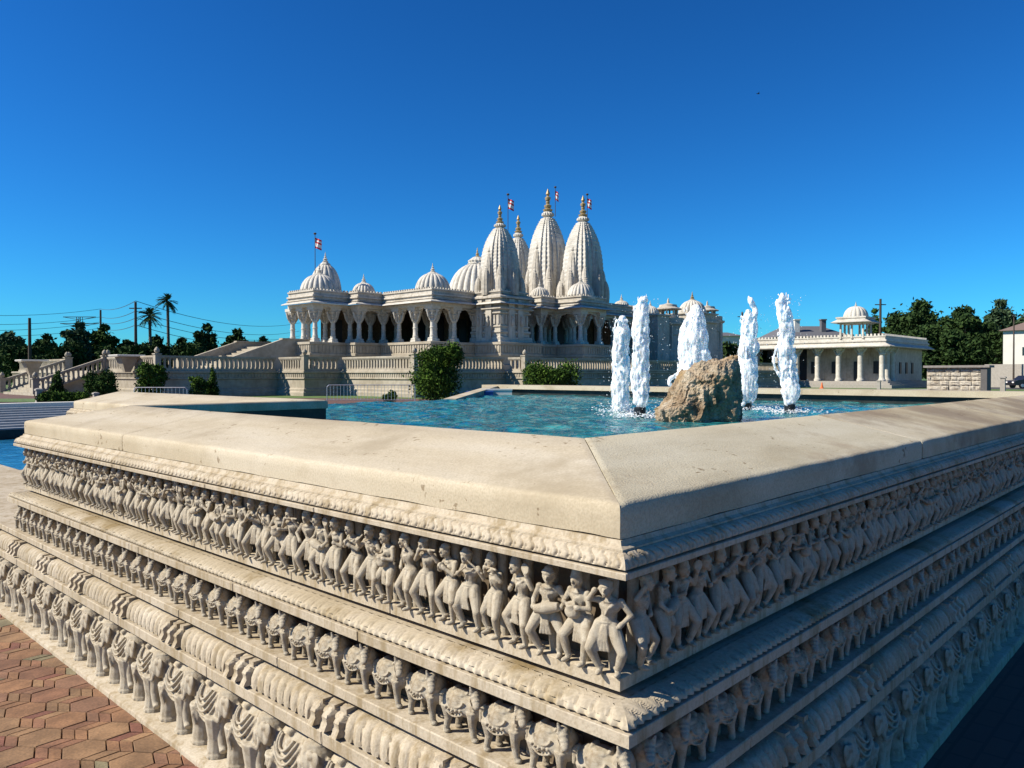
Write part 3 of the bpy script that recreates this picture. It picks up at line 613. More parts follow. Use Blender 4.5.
# ---- water, lower pool, ribbed weir
WZ = EYE - 0.40
def water_sheet(name, poly, z, mat, step=0.06, amp=0.012):
    bm = bmesh.new(); xs = [p[0] for p in poly]; ys = [p[1] for p in poly]
    def inside(x, y):
        c = False; n = len(poly)
        for i in range(n):
            (x1, y1), (x2, y2) = poly[i], poly[(i+1) % n]
            if (y1 > y) != (y2 > y) and x < (x2-x1)*(y-y1)/(y2-y1)+x1: c = not c
        return c
    nx = int((max(xs)-min(xs))/step)+1; ny = int((max(ys)-min(ys))/step)+1; grid = {}
    for i in range(nx+1):
        for j in range(ny+1):
            x = min(xs)+i*step; y = min(ys)+j*step
            h = amp*(noise.noise(Vector((x*1.9, y*1.9, 3))) + 0.6*noise.noise(Vector((x*4.5, y*4.5, 1))) + 0.3*noise.noise(Vector((x*10, y*10, 8))))
            grid[i, j] = bm.verts.new((x, y, z+h))
    for i in range(nx):
        for j in range(ny):
            x = min(xs)+(i+.5)*step; y = min(ys)+(j+.5)*step
            if inside(x, y): f = bm.faces.new((grid[i,j], grid[i+1,j], grid[i+1,j+1], grid[i,j+1])); f.smooth = True
    for v in list(bm.verts):
        if not v.link_faces: bm.verts.remove(v)
    me = bpy.data.meshes.new(name); bm.to_mesh(me); bm.free(); me.materials.append(mat)
    return tag(link_mesh(name, me), kind='structure')
water_sheet('pool_water', [(2.02, 1.55), (11.1, 1.55), (11.1, 10.9), (8.2, 8.95), (3.62, 8.8), (3.62, 5.72), (2.02, 5.72)], WZ, M['water'], 0.05, 0.028)
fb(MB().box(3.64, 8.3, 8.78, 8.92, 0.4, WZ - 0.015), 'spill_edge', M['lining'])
# lower platform and pool beyond the basin's left end
mb = MB(); mb.box(XC+0.0, 3.3, 6.35, 9.7, 0.1, Z(2.59)); fb(mb, 'lower_platform', M['slab'])
mb = MB(); mb.box(XC, 1.95, 9.702, 16.5, 0.1, Z(2.585)); mb.box(1.952, 9.5, 9.7, 9.85, 0.1, Z(2.59)); fb(mb, 'lower_pool_rim', M['slab'])
s_ = sheet('lower_pool_water', [(1.9, 9.8), (9.0, 9.8), (9.0, 16), (1.9, 16)], 0.43, M['water2'])
def ribbed_weir():
    t = empty('cascade_weir', (4.5, 16.2, 0), 0, 'pale grey ribbed stone cascade step beyond the lower blue pool at far left', 'cascade')
    mb = MB(); n = 9
    for k in range(n): mb.box(0 - 5, 5, 0.28*k, 0.28*k+0.2, 0.3, 0.62 + 0.035*k); mb.box(-5, 5, 0.28*k+0.2, 0.28*k+0.28, 0.3, 0.59 + 0.035*k)
    mb.build('ribbed_slope', plain('wet_grey_stone', (0.30, 0.30, 0.295), 0.4), t)
    MB().box(-5, 5, -0.12, -0.005, 0.1, 0.60).build('weir_face', M['lining'], t); MB().box(-5.1, 5.1, 2.6, 3.0, 0.1, 0.98).build('weir_curb', M['white'], t)  # weir face: its front shadow is put into the dark colour
ribbed_weir()

# ------------------------------------------------------------------ rock and water jets
def rock():
    OUT = [(662, 424), (660, 409), (668, 402), (676, 396), (679, 381), (685, 372), (690, 374), (697, 365), (706, 365), (716, 361), (729, 356), (735, 360), (738, 372), (737, 395), (739, 414), (738, 432), (700, 436), (664, 432)]
    W_ = 6.6; cx, cy = 704, 402; segs = []
    pts = [((x-cx)*W_/F, -(y-cy)*W_/F) for x, y in OUT]
    def rad(th):
        dx, dz = math.cos(th), math.sin(th); best = .1
        for i in range(len(pts)):
            (x1, z1), (x2, z2) = pts[i], pts[(i+1) % len(pts)]; ex, ez = x2-x1, z2-z1; den = dx*ez - dz*ex
            if abs(den) < 1e-9: continue
            t = (x1*ez - z1*ex)/den; u = (x1*dz - z1*dx)/den
            if t > 0 and -1e-6 <= u <= 1+1e-6: best = max(best, t) if best > .1 else t
        return best
    bm = bmesh.new(); bmesh.ops.create_icosphere(bm, subdivisions=7, radius=1)
    c = at(cx, W_, cy); rgt = Vector((ST, -CT, 0)); fwd = Vector((CT, ST, 0))
    for v in bm.verts:
        n_ = v.co.normalized(); rho = math.hypot(n_.x, n_.z); th = math.atan2(n_.z, n_.x)
        r = rad(th)*rho**0.62; dpt = math.copysign(abs(n_.y)**0.75, n_.y)*0.27
        p = rgt*r*math.cos(th) + fwd*dpt + Vector((0, 0, r*math.sin(th)))
        q = p*Vector((1, 1, 1)).x
        k = 0.055*noise.noise(q*5 + Vector((3, 1, 5))) + 0.08*(0.4 - abs(noise.noise(Vector((q.x*9, q.y*9, q.z*4)) + Vector((1, 7, 2))))) + 0.022*(0.4 - abs(noise.noise(q*22 + Vector((4, 1, 9))))) + 0.010*noise.noise(q*48) + 0.006*noise.noise(q*100)
        k += 0.03*(noise.cell_vector(q*6).x - 0.5)
        v.co = c + p + p.normalized()*(k - 0.012)
    bmesh.ops.smooth_vert(bm, verts=bm.verts, factor=0.5)
    me = bpy.data.meshes.new('pool_rock'); bm.to_mesh(me); bm.free()
    m = stone('rough_rock', [(0.15, 0.10, 0.055), (0.36, 0.26, 0.165), (0.50, 0.40, 0.28), (0.64, 0.56, 0.44)], 7, 60, 1.0, 0.02, 0.9, grime=(0.56, 0.38, 0.17), gscale=5)
    me.materials.append(m); me.polygons.foreach_set('use_smooth', [True]*len(me.polygons))
    try: me.set_sharp_from_angle(angle=R(38))
    except Exception: pass
    tag(link_mesh('pool_rock', me), 'large rough tan boulder standing in the pool among the water jets', 'rock')
rock()
def jet(px, w, ybase, ytop, r0, r1, lean, label, seed, extra=(), nozzle=True, wide=0.0):
    rnd = random.Random(seed); b = at(px, w, z=WZ); rgt = Vector((ST, -CT, 0)); fwd = Vector((CT, ST, 0)); zt = hz(ytop, w); zb = WZ + 0.05
    t = empty('water_jet', (b.x, b.y, WZ), 0, label, 'fountain jet', 'foaming jets in the pool')
    ZS = 0.105 if nozzle else 0.03; mb = MB(); H = zt - WZ
    N = 260
    for i in range(N):
        u = i/(N-1); r = (r0*(1-u) + r1*u)*rnd.uniform(.62, .86)*(min(1, .55+u*4) if nozzle else 1)*(1 - 0.35*max(0, u-.9)/.1); z = ZS + (H-ZS - r)*u
        cx = lean*u**1.3 + 0.012*math.sin(u*13+seed) + rnd.gauss(0, r*.22 + wide*(1-u)*.3); cy = rnd.gauss(0, r*.22)
        mb.ell(rgt*cx + fwd*cy + Vector((0, 0, z)), (r, r, r*rnd.uniform(1.2, 2.2)), 8, 6)
    for (dx, u0, u1, rr) in extra:
        for i in range(26):
            q = i/25; u = u0 + (u1-u0)*q; x = lean*u + dx*math.sin(math.pi*(0.15+q*.85))
            mb.ell(rgt*x + fwd*rnd.gauss(0, .01) + Vector((0, 0, .05+H*u)), (rr*rnd.uniform(.5, 1.2),)*2 + (rr*1.8,), 7, 5)
    for i in range(330):  # flecks at the edge of the column, fused where they touch
        u = rnd.random(); r = r0*(1-u) + r1*u + wide*(1-u)*.6; a = rnd.uniform(0, 6.28); d = r*rnd.uniform(.8, 1.15)*(min(1, .5+u*4) if nozzle else 1); q = rnd.uniform(.005, .012)
        mb.ell(rgt*(lean*u**1.3 + d*math.cos(a)) + fwd*d*math.sin(a) + Vector((0, 0, ZS+(H-ZS)*u)), (q, q, q*rnd.uniform(1.5, 4)), 6, 5)
    me = remeshed('water_column', mb, 0.0070, M['foam'], True, 7); bm = bmesh.new(); bm.from_mesh(me)
    for v in bm.verts:
        p = v.co*38 + Vector((seed, 0, 0)); p2 = Vector((v.co.x*90, v.co.y*90, v.co.z*45 + seed)); v.co += v.normal*(0.007*noise.noise(Vector((v.co.x*26, v.co.y*26, v.co.z*9 + seed))) + 0.0045*noise.noise(Vector((v.co.x*70, v.co.y*70, v.co.z*20 + seed))) + 0.0025*noise.noise(p2))
    bm.to_mesh(me); bm.free(); link_mesh('water_column', me, t)
    mb = MB()
    for i in range(230):
        u = rnd.random()**1.5; a = rnd.uniform(0, 6.28); d = (r0*1.2 + abs(rnd.gauss(0, .07 + wide)))*(1.0); q = rnd.uniform(.0012, .0042)
        mb.ell(rgt*(lean*u + d*math.cos(a)) + fwd*d*math.sin(a) + Vector((0, 0, H*u)), (q, q, q*rnd.uniform(.8, 1.8)), 6, 4)
    for i in range(420):  # splash ring on the surface
        a = rnd.uniform(0, 6.28); d = abs(rnd.gauss(0, .13)) + r0*(1.0 if nozzle else .4); q = rnd.uniform(.002, .008)
        mb.ell(rgt*d*math.cos(a) + fwd*d*math.sin(a) + Vector((0, 0, rnd.uniform(0, .02) + (.03 if nozzle else .09)*rnd.random()**3)), (q*1.6, q*1.6, q*.7), 6, 4)
    tag(mb.build('water_spray', M['foam'], t, smooth=True), kind='stuff')
    if nozzle: MB().lathe([(0.040, -0.15), (0.040, 0.0), (0.054, 0.01), (0.056, 0.085), (0.045, 0.095)], n=20).build('nozzle', M['black'], t, angle=40)
jet(640, 7.2, 0, 298, 0.080, 0.062, 0.015, 'tall straight white water jet left of the boulder, taller of the left pair', 1)
jet(621, 8.2, 0, 318, 0.092, 0.075, 0.0, 'shorter white water jet at the far left of the pool group', 2, nozzle=False)
jet(694, 9.2, 0, 308, 0.235, 0.10, 0.0, 'broad cone-shaped white water jet rising behind the boulder', 3, nozzle=False, wide=0.03, extra=((-.30, .12, .35, .02), (.28, .1, .5, .018)))
jet(747, 8.7, 0, 312, 0.105, 0.08, 0.02, 'white water jet just right of the boulder with a small forked tip', 4, extra=((0.07, .86, 1.08, .028),))
jet(790, 7.9, 0, 295, 0.085, 0.066, -0.075, 'leaning white water jet at the far right with a side loop of water', 5, extra=((-.14, .25, .62, .016), (.05, .5, .72, .016)))
for px, w, n_, lab, mt in ((480, 14.2, 0, 'blue plastic float box in the far left corner of the pool', 'blue'), (497, 14.4, 1, 'white plastic float box beside the blue one in the pool corner', 'white')):
    q = at(px, w); MB().obox((q.x, q.y), (CT, ST), .10, .28 if n_ else .24, WZ-.03, WZ+(.10 if n_ else .07)).obox((q.x, q.y), (CT, ST), .11, .29 if n_ else .25, WZ+(.10 if n_ else .07), WZ+(.125 if n_ else .085)).build('float_box', M[mt]).name
    o = bpy.data.objects[-1] if False else None
    tag([o for o in COL.objects if o.name.startswith('float_box')][-1], lab, 'float box')

# ------------------------------------------------------------------ temple
TP = [(78, 49), (61.5, 49), (61.5, 45.4), (57.8, 45.4), (57.8, 48.55), (55.65, 48.55), (55.65, 49.7), (52.6, 49.7), (52.6, 47.7), (49.2, 47.7), (49.2, 50.95), (44.05, 50.95), (44.05, 57.9), (41.3, 57.9), (41.3, 59.3), (37.6, 59.3), (37.6, 63.4)]
BACK = [(47, 63.4), (47, 74), (78, 74)]
FL = 4.4; EV = 7.85; PT = 9.05       # floor, eave, parapet top
temple = empty('hindu_temple', (50, 55, 0), 0, 'cream carved stone Hindu temple with domes and tall spires on a raised terrace', 'temple')
def tb(mb, name, mat, **k):
    par = k.pop('par', None); o = mb.build(name, mat, par or temple, **k); o.matrix_parent_inverse = Matrix.Translation((-50, -55, 0)) if not par else Matrix.Identity(4); return o
def tput(name, me, x, y, z, rz=0, sc=None): return link_mesh(name, me, temple, (x-50, y-55, z), rz, sc)
def prism_cap(poly, z): return MB().add([(x, y, z) for x, y in poly], [tuple(range(len(poly)))])
ins = lambda o: [tuple(corner(TP, k, o)) for k in range(len(TP))]
TPN = TP
# plinth
mb = MB(); sweep(mb, TP, [(1.0, FL), (1.12, FL-.02), (1.12, FL-.22), (1.0, FL-.25), (1.0, FL-.95), (1.1, FL-1.0), (1.1, FL-1.2), (1.0, FL-1.25), (1.0, FL-1.9), (1.2, FL-2.0), (1.2, 1.85)])
def dent(mb, path, o, z0, z1, w, sp, dp, segs=None):
    for k in range(len(path)-1):
        if segs is not None and k not in segs: continue
        a = corner(path, k, o); b = corner(path, k+1, o); L = (b-a).length; d = (b-a)/L; nn = Vector((-d.y, d.x)); n = int(L/sp)
        for i in range(n):
            c = a + d*(i+.5)*L/n; mb.obox((c + nn*dp/2), d, w/2, dp/2, z0, z1)
dent(mb, TP, 1.0, FL-.9, FL-.3, .16, .34, .06)
tb(mb, 'plinth', M['podium'], angle=30)
op = lambda o: [tuple(corner(TP, k, o)) for k in range(len(TP))] + BACK
tb(prism_cap(op(1.0), FL+.002), 'floor', M['temple'])
# roof: beam, eave, parapet
mb = MB(); sweep(mb, TP, [(-.5, EV-.30), (.12, EV-.30), (.12, EV), (.2, EV)]); sweep(mb, TP, [(-.5, EV), (-.5, EV-.3)]); tb(mb, 'beam', M['temple_w'])
mb = MB(); SEG = [k for k in range(len(TP)-1) if k not in (7, 8, 9)]
prof = [(-.05, EV+.30), (.12, EV+.28), (.78, EV+.03), (.82, EV-.03), (.78, EV-.05), (.1, EV+.05)]
sweep(mb, TP, prof); tb(mb, 'eave', M['temple_w'], angle=30)
mb = MB(); sweep(mb, TP, [(.08, PT), (.16, PT-.03), (.16, PT-.14), (.05, PT-.17), (.05, PT-.42), (.22, PT-.46), (.25, PT-.60), (.1, PT-.64), (.1, PT-.80), (.28, PT-.86), (.28, PT-.90), (.05, PT-.95)]); sweep(mb, TP, [(-.25, PT-.2), (-.25, PT), (.08, PT)][::-1])
dent(mb, TP, .02, PT-.002, PT+.13, .17, .32, -.14); tb(mb, 'parapet', M['temple'], angle=30)
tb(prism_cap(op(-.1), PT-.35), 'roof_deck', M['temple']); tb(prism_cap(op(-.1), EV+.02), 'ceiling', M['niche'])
# core walls behind the columns; interior shade is put into their dark stone colour
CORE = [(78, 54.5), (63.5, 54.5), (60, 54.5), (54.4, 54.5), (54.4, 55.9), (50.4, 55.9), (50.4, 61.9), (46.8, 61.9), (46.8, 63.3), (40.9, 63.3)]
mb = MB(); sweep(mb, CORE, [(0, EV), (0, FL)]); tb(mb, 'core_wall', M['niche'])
mb = MB()
for x in (56.2, 58.6, 62.4, 65.6, 69, 72.5): mb.box(x-.8, x+.8, 54.38, 54.49, FL, FL+2.8)
for x in (52.2, 53.6): mb.box(x-.5, x+.5, 55.78, 55.89, FL, FL+2.6)
for y in (57.2, 59.6): mb.box(50.28, 50.39, y-.7, y+.7, FL, FL+2.8)
mb.box(42.2, 43.2, 63.18, 63.29, FL, FL+2.4)
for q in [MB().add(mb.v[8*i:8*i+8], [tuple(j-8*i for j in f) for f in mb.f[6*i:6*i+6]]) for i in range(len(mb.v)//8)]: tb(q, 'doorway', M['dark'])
# columns
def ngon(r, n, ph=0, st=0): return [(r*math.cos(2*math.pi*i/n+ph), r*math.sin(2*math.pi*i/n+ph)) for i in range(n)]
def column_mesh(h):
    mb = MB(); q = lambda r: [(-r, -r), (r, -r), (r, r), (-r, r)]
    mb.stack([(q(.33), 0), (q(.33), .18), (q(.28), .22), (q(.30), .34), (q(.25), .40)]); a = 0.4
    mb.lathe([(.27, .4), (.24, .5), (.26, .6), (.215, .66), (.20, 1.2), (.235, 1.24), (.235, 1.32), (.20, 1.36), (.19, h-1.35), (.235, h-1.31), (.25, h-1.22), (.21, h-1.18), (.22, h-1.0)], n=12)
    mb.stack([(q(.24), h-1.0), (q(.30), h-.9), (q(.27), h-.85), (q(.36), h-.68), (q(.31), h-.62), (q(.46), h-.38), (q(.42), h-.3), (q(.5), h-.26), (q(.5), h-.0)])
    for s in (0, 1, 2, 3):  # curved brackets carrying figures
        ca, sa = math.cos(s*math.pi/2), math.sin(s*math.pi/2)
        for p0, p1, r_ in (((.2, 0, h-1.3), (.48, 0, h-.9), .07), ((.48, 0, h-.9), (.62, 0, h-.35), .08), ((.3, 0, h-1.2), (.36, 0, h-.55), .09)):
            R_ = lambda p: (p[0]*ca - p[1]*sa, p[0]*sa + p[1]*ca, p[2]); mb.tube(R_(p0), R_(p1), r_, r_*1.1, 6)
        mb.ell((.42*ca, .42*sa, h-.78), (.09, .09, .13), 8, 6)
    return mb.mesh('column', M['temple_w'], angle=35)
CM = column_mesh(EV-.30-FL)
def arch_mesh(L):
    """scalloped toran between two columns, along +x from 0 to L"""
    mb = MB(); n = 22; H = .95; top = [(L*i/n) for i in range(n+1)]; vs_ = []; fs = []
    for x in top:
        u = x/L; w = 4*u*(1-u); z = -H*(1-w)**1.3 - .10*abs(math.sin(u*math.pi*5)) - .05
        for y in (-.09, .09): vs_ += [(x, y, 0), (x, y, z)]
    for i in range(n):
        b = i*4; c = b+4
        fs += [(b, b+1, c+1, c), (b+2, c+2, c+3, b+3), (b+1, b+3, c+3, c+1), (b, c, c+2, b+2)]
    mb.add(vs_, fs)
    for k in range(1, 5): u = k/5; z = -H*(1-4*u*(1-u))**1.3 - .08; mb.ell((L*u, 0, z-.03), (.09, .12, .10), 8, 6)
    return mb.mesh('arch', M['temple_w'])
amesh = {}
done = []
for k in range(len(TP)-1):
    if k in (7, 8, 9): continue
    a = corner(TP, k, -.38); b = corner(TP, k+1, -.38); L = (b-a).length
    if k == 0: n = 7
    else: n = max(1, round(L/2.15))
    if L < .6: continue
    for i in range(n+1):
        p = a.lerp(b, i/n)
        if all((p-q).length > .5 for q in done): done.append(p); tput('column', CM, p.x, p.y, FL)
    Ls = L/n; key = round(Ls, 2)
    if key not in amesh: amesh[key] = arch_mesh(Ls)
    if Ls > .9:
        for i in range(n):
            p = a.lerp(b, i/n); d = (b-a).normalized(); tput('arch', amesh[key], p.x, p.y, EV-.30, math.atan2(d.y, d.x))
for p in ((46, 52.8), (46, 55.5), (48.3, 53.2), (48.3, 56.5), (44.2, 60), (46.5, 59), (52, 52.8), (40.2, 61.5), (39.3, 62.9), (57.8, 51.6), (60.4, 51.6), (63.2, 51.6), (66, 51.8), (58.2, 50.3), (60, 48), (56, 51.3)): tput('column', CM, p[0], p[1], FL)
# low seat wall between the columns on the porch
mb = MB(); sweep(mb, TP, [(-.3, FL+.45), (-.12, FL+.45), (-.12, FL)]); sweep(mb, TP, [(-.5, FL), (-.5, FL+.45), (-.3, FL+.45)]); 
# domes
def finial(mb, x, y, z, s, mi=0):
    mb.lathe([(.34*s, z), (.40*s, z+.12*s), (.2*s, z+.22*s), (.28*s, z+.34*s), (.30*s, z+.44*s), (.12*s, z+.56*s), (.16*s, z+.66*s), (.17*s, z+.74*s), (.07*s, z+.86*s), (.09*s, z+.95*s), (.02*s, z+1.35*s)], (x, y), 12, mi=mi)
def dome(x, y, z, r, h, fin, name='dome', ribs=20, base=True):
    mb = MB()
    if base: mb.lathe([(r*1.10, z-.25), (r*1.12, z), (r*1.04, z+.04)], (x, y), 32)
    prof = [(r*math.cos(t*math.pi/2)**.8 if t < 1 else .02, z + .04 + h*math.sin(t*math.pi/2)**1.15, 1) for t in [i/14 for i in range(14)]]
    prof[0] = (r*.97, z+.04, 1); mb.lathe(prof, (x, y), ribs*6, ribs=ribs, ramp=.10)
    mb.lathe([(r*.30, z+h*.96), (r*.34, z+h*1.0), (r*.26, z+h*1.05), (r*.12, z+h*1.10)], (x, y), 24, ribs=16, ramp=.15)
    o = tb(mb, name, M['temple_w'], angle=50)
    mb = MB(); finial(mb, x, y, z+h*1.08, fin*.74); f = mb.build('finial', M['temple_w'] if fin < 1 else M['gold'], o); f.matrix_parent_inverse = Matrix.Identity(4); return o
def spire(x, y, z, a, h, fin, flag=None, turret=True):
    """curvilinear tower with stepped plan, rows of mouldings and clustered spirelets"""
    def plan(r):
        b = r; c1 = r*.62; c2 = r*.30; e1 = r*.10; e2 = r*.20
        q = []
        side = [(-r*.84, 1.0*r*.86), (-c1, r*.86), (-c1, r*.96), (-c2, r*.96), (-c2, r*1.07), (c2, r*1.07), (c2, r*.96), (c1, r*.96), (c1, r*.86), (r*.84, r*.86)]
        for s in range(4):
            ca, sa = math.cos(-s*math.pi/2), math.sin(-s*math.pi/2)
            for p in side[:-1] if False else side: q.append((x + p[0]*ca - p[1]*sa, y + p[0]*sa + p[1]*ca))
        return q[::-1]
    def tower(mb, cx, cy, z0, a0, hh, layers, mini=False):
        nonlocal x, y
        sx, sy = x, y; x, y = cx, cy; secs = []
        for i in range(layers):
            t = i/(layers-1); r = a0*(.90 + .12*math.sin(min(1, t*2.2)*math.pi/2) - .72*t**4.0); zz = z0 + hh*t
            if i % 2: r *= 1.018
            secs.append((plan(r), zz)); secs.append((plan(r), zz + hh/(layers-1)*.55))
        mb.stack(secs[:-1]); x, y = sx, sy
        rt = a0*.32
        mb.lathe([(rt*.7, z0+hh), (rt*.8, z0+hh+.04*hh*.4), (rt*1.18, z0+hh+.03*hh), (rt*1.18, z0+hh+.05*hh), (rt*.7, z0+hh+.075*hh), (rt*.35, z0+hh+.09*hh)], (cx, cy), 32, ribs=16, ramp=.12)
    mb = MB(); tower(mb, x, y, z, a*.88, h, 40); o = tb(mb, 'spire', M['temple_w'] if fin else M['temple'], angle=35)
    def sub(cx, cy, z0, a0, hh):
        mb = MB(); tower(mb, cx, cy, z0, a0, hh, 14); finial(mb, cx, cy, z0+hh*1.07, a0*.55); q = mb.build('spirelet', M['temple'], o, angle=35); q.matrix_parent_inverse = Matrix.Identity(4)
    if turret:
        for dx, dy in ((-1, 0), (0, -1), (1, 0)):
            sub(x+dx*a*.80, y+dy*a*.80, z, a*.30, h*.62); sub(x+dx*a*1.02, y+dy*a*1.02, z, a*.25, h*.40)
        for dx, dy in ((-1, -1), (-1, 1), (1, -1)):
            sub(x+dx*a*.80, y+dy*a*.80, z, a*.22, h*.28); sub(x+dx*a*.70, y+dy*a*.70, z+h*.16, a*.17, h*.26)
    zt = z + h*1.08; mb = MB(); finial(mb, x, y, zt, fin); mb.ell((x, y, zt+1.5*fin), .09*fin)
    mb.lathe([(.2*fin, zt+.86*fin), (.24*fin, zt+1.05*fin), (.08*fin, zt+1.2*fin), (.17*fin, zt+1.35*fin), (.03*fin, zt+1.75*fin)], (x, y), 12)
    f = mb.build('finial', M['gold'], o); f.matrix_parent_inverse = Matrix.Identity(4)
    return o
def flag(x, y, z0, z1, ww=.55, up=True):
    mb = MB(); mb.tube((x, y, z0), (x, y, z1), .035, .03, 6); mb.ell((x, y, z1), (.14, .14, .10)); o = tb(mb, 'flag_pole', M['wood'])
    mb = MB(); d = Vector((ST, -CT, 0)); n = 10; vs_ = []; fs = []; mi = []
    hh = .95
    for j in range(7):
        for i in range(n+1):
            u = i/n; p = Vector((x, y, z1-.35-hh*j/6 - .25*u)) + d*ww*u + Vector((CT, ST, 0))*.07*math.sin(u*7+j*.4); vs_.append(p)
    for j in range(6):
        for i in range(n): mb.add([vs_[j*(n+1)+i], vs_[j*(n+1)+i+1], vs_[(j+1)*(n+1)+i+1], vs_[(j+1)*(n+1)+i]], [(0, 1, 2, 3)], 1 if j in (1, 3, 4) else 0)
    f = mb.build('flag', [M['red'], M['flagw']], o); f.matrix_parent_inverse = Matrix.Identity(4)
# tower body under the nearest spire
TW = [(52.7, 47.62), (49.1, 47.62), (49.1, 51.2)]
TWC = [(52.7, 51.2), (52.7, 47.62), (49.1, 47.62), (49.1, 51.2)]
prof = [(-.1, 8.75), (.05, 8.7), (.18, 8.6), (.45, 8.5), (.45, 8.36), (.12, 8.3), (.12, 8.12), (.25, 8.06), (.25, 7.95), (.06, 7.9), (.06, 7.72), (.42, 7.45), (.42, 7.38), (.1, 7.34), (.1, 7.15), (.22, 7.1), (.22, 7.0), (.04, 6.95), (.04, 5.95), (.15, 5.9), (.15, 5.8), (.05, 5.75), (.05, 5.5), (.2, 5.45), (.24, 5.3), (.12, 5.2), (.12, 4.95), (.3, 4.85), (.3, 4.6), (.4, 4.5), (.4, FL)]
mb = MB(); sweep(mb, TWC, prof); mb.add([(52.8, 51.3, 8.75), (52.8, 47.5, 8.75), (49, 47.5, 8.75), (49, 51.3, 8.75)], [(0, 1, 2, 3)])
dent(mb, TWC, .05, 6.05, 6.85, .22, .44, .09); dent(mb, TWC, .12, 8.13, 8.29, .12, .26, .07)
for q in (.33, .66): mb.box(49.1+3.6*q-.35, 49.1+3.6*q+.35, 47.3, 47.62, FL, 8.3); mb.box(48.78, 49.1, 47.62+3.6*q-.35, 47.62+3.6*q+.35, FL, 8.3)
for cx, cy in ((50.3, 47.22), (51.5, 47.22), (48.7, 48.8), (48.7, 50.0)):
    mb.ell((cx, cy, 6.25), (.16, .16, .38), 8, 6); mb.ell((cx, cy, 6.72), (.11, .11, .13), 8, 6)
tb(mb, 'tower_body', M['temple'], angle=30)
spire(50.9, 49.4, 8.7, 1.68, 6.2, .95)
spire(62.3, 53.4, PT-.3, 2.02, 9.3, 1.35)
spire(62.3, 48.4+.3, PT-.3, 1.95, 8.2, 1.2)
spire(63.1, 58.4, PT-.3, 1.7, 7.9, 1.1)
q = at(508, 71.5); flag(q.x, q.y, 14, hz(195, 71.5))
q = at(557, 81); flag(q.x-.3, q.y, 18, hz(193, 81)+.5, .35); q = at(587, 77.5); flag(q.x, q.y, 16, hz(195, 77.5), .45)
q = at(315.5, 71); flag(q.x, q.y, 10.5, hz(234, 71), .6)
dome(39.5, 61.35, PT+.05, 1.72, 1.55, .9); dome(40.9, 62.5, PT+.05, 1.50, 2.75, .95, ribs=16)
dome(43.3, 59.8, PT, 1.10, 1.05, .8); dome(46.0, 53.1, PT, 1.62, 1.60, .85)
dome(55.8, 57.4, PT+.2, 3.15, 3.7, 1.4, ribs=24)
mb = MB(); mb.lathe([(1.3, PT+3.5), (1.25, PT+3.75), (.85, PT+3.85), (1.0, PT+4.2), (.45, PT+4.6)], (55.8, 57.4), 32, ribs=16, ramp=.1); tb(mb, 'dome_crown', M['temple_w'], angle=40)
dome(56.9, 49.8, PT, 1.0, .95, .75); dome(59.4, 46.7, PT, 1.35, 1.35, .8)
dome(66.5, 50.3, PT, .45, .5, .8); dome(71.3, 50.3, PT, .9, .7, .7)
for cx, cy, rr, zz in ((76.5, 51.5, 1.9, 8.3), (81.3, 49.3, 1.9, 8.3)): pass
# east group: round towers with kiosks, one ribbed dome
def kiosk_tower(px, w, r, zbase, zt, kr, kh):
    c = at(px, w); mb = MB(); x, y = c.x, c.y
    mb.lathe([(r*1.05, 1.6), (r*1.05, 4.4), (r, 4.5), (r*.97, zbase-2.0), (r*1.04, zbase-1.9), (r*1.0, zbase-1.7), (r*1.0, zbase-.9), (r*1.16, zbase-.75), (r*1.18, zbase-.55), (r*1.02, zbase-.5), (r*1.02, zbase)], (x, y), 24)
    for i in range(8):
        t = 2*math.pi*i/8; mb.box(x+r*.98*math.cos(t)-.13, x+r*.98*math.cos(t)+.13, y+r*.98*math.sin(t)-.13, y+r*.98*math.sin(t)+.13, 4.5, zbase-.8)
    for i in range(8): t = 2*math.pi*(i+.5)/8; mb.tube((x+kr*.8*math.cos(t), y+kr*.8*math.sin(t), zbase), (x+kr*.8*math.cos(t), y+kr*.8*math.sin(t), zt), .11, .10, 8)
    mb.lathe([(kr*.6, zbase), (kr*.95, zbase+.02), (kr*.95, zbase+.35), (kr*.9, zbase+.4)], (x, y), 24); mb.lathe([(kr*1.25, zt), (kr*1.25, zt+.08), (kr, zt+.2), (kr*.85, zt+.3), (kr*.8, zt+.55), (kr*.5, zt+kh*.8), (kr*.12, zt+kh), (kr*.1, zt+kh+.3), (.02, zt+kh+.6)], (x, y), 24, ribs=12, ramp=.05)
    tb(mb, 'kiosk_tower', M['temple'], angle=40)
kiosk_tower(668, 88, 1.75, 7.9, 8.9, 1.25, .75); kiosk_tower(707, 96, 1.8, 8.7, 9.4, 1.15, .7)
c = at(692, 93); mb = MB(); mb.box(c.x-1.9, c.x+2.5, c.y-1.9, c.y+2, 1.7, 8.7); mb.box(c.x-2.2, c.x+2.7, c.y-2.2, c.y+2.2, 7.7, 7.9); mb.box(c.x-2.1, c.x+2.6, c.y-2.1, c.y+2.1, 8.7, 8.85); tb(mb, 'east_bay', M['temple'])
dome(c.x, c.y, 8.9, 1.65, 1.5, 1.0)
c = at(650, 86); mb = MB(); mb.box(c.x-.8, c.x+1.6, c.y-1.5, c.y+2.5, 1.7, 8.2); mb.box(c.x-1, c.x+1.8, c.y-1.7, c.y+2.6, 8.0, 8.15); tb(mb, 'east_bay', M['temple']); dome(c.x, c.y, 8.2, 1.0, .9, .6)
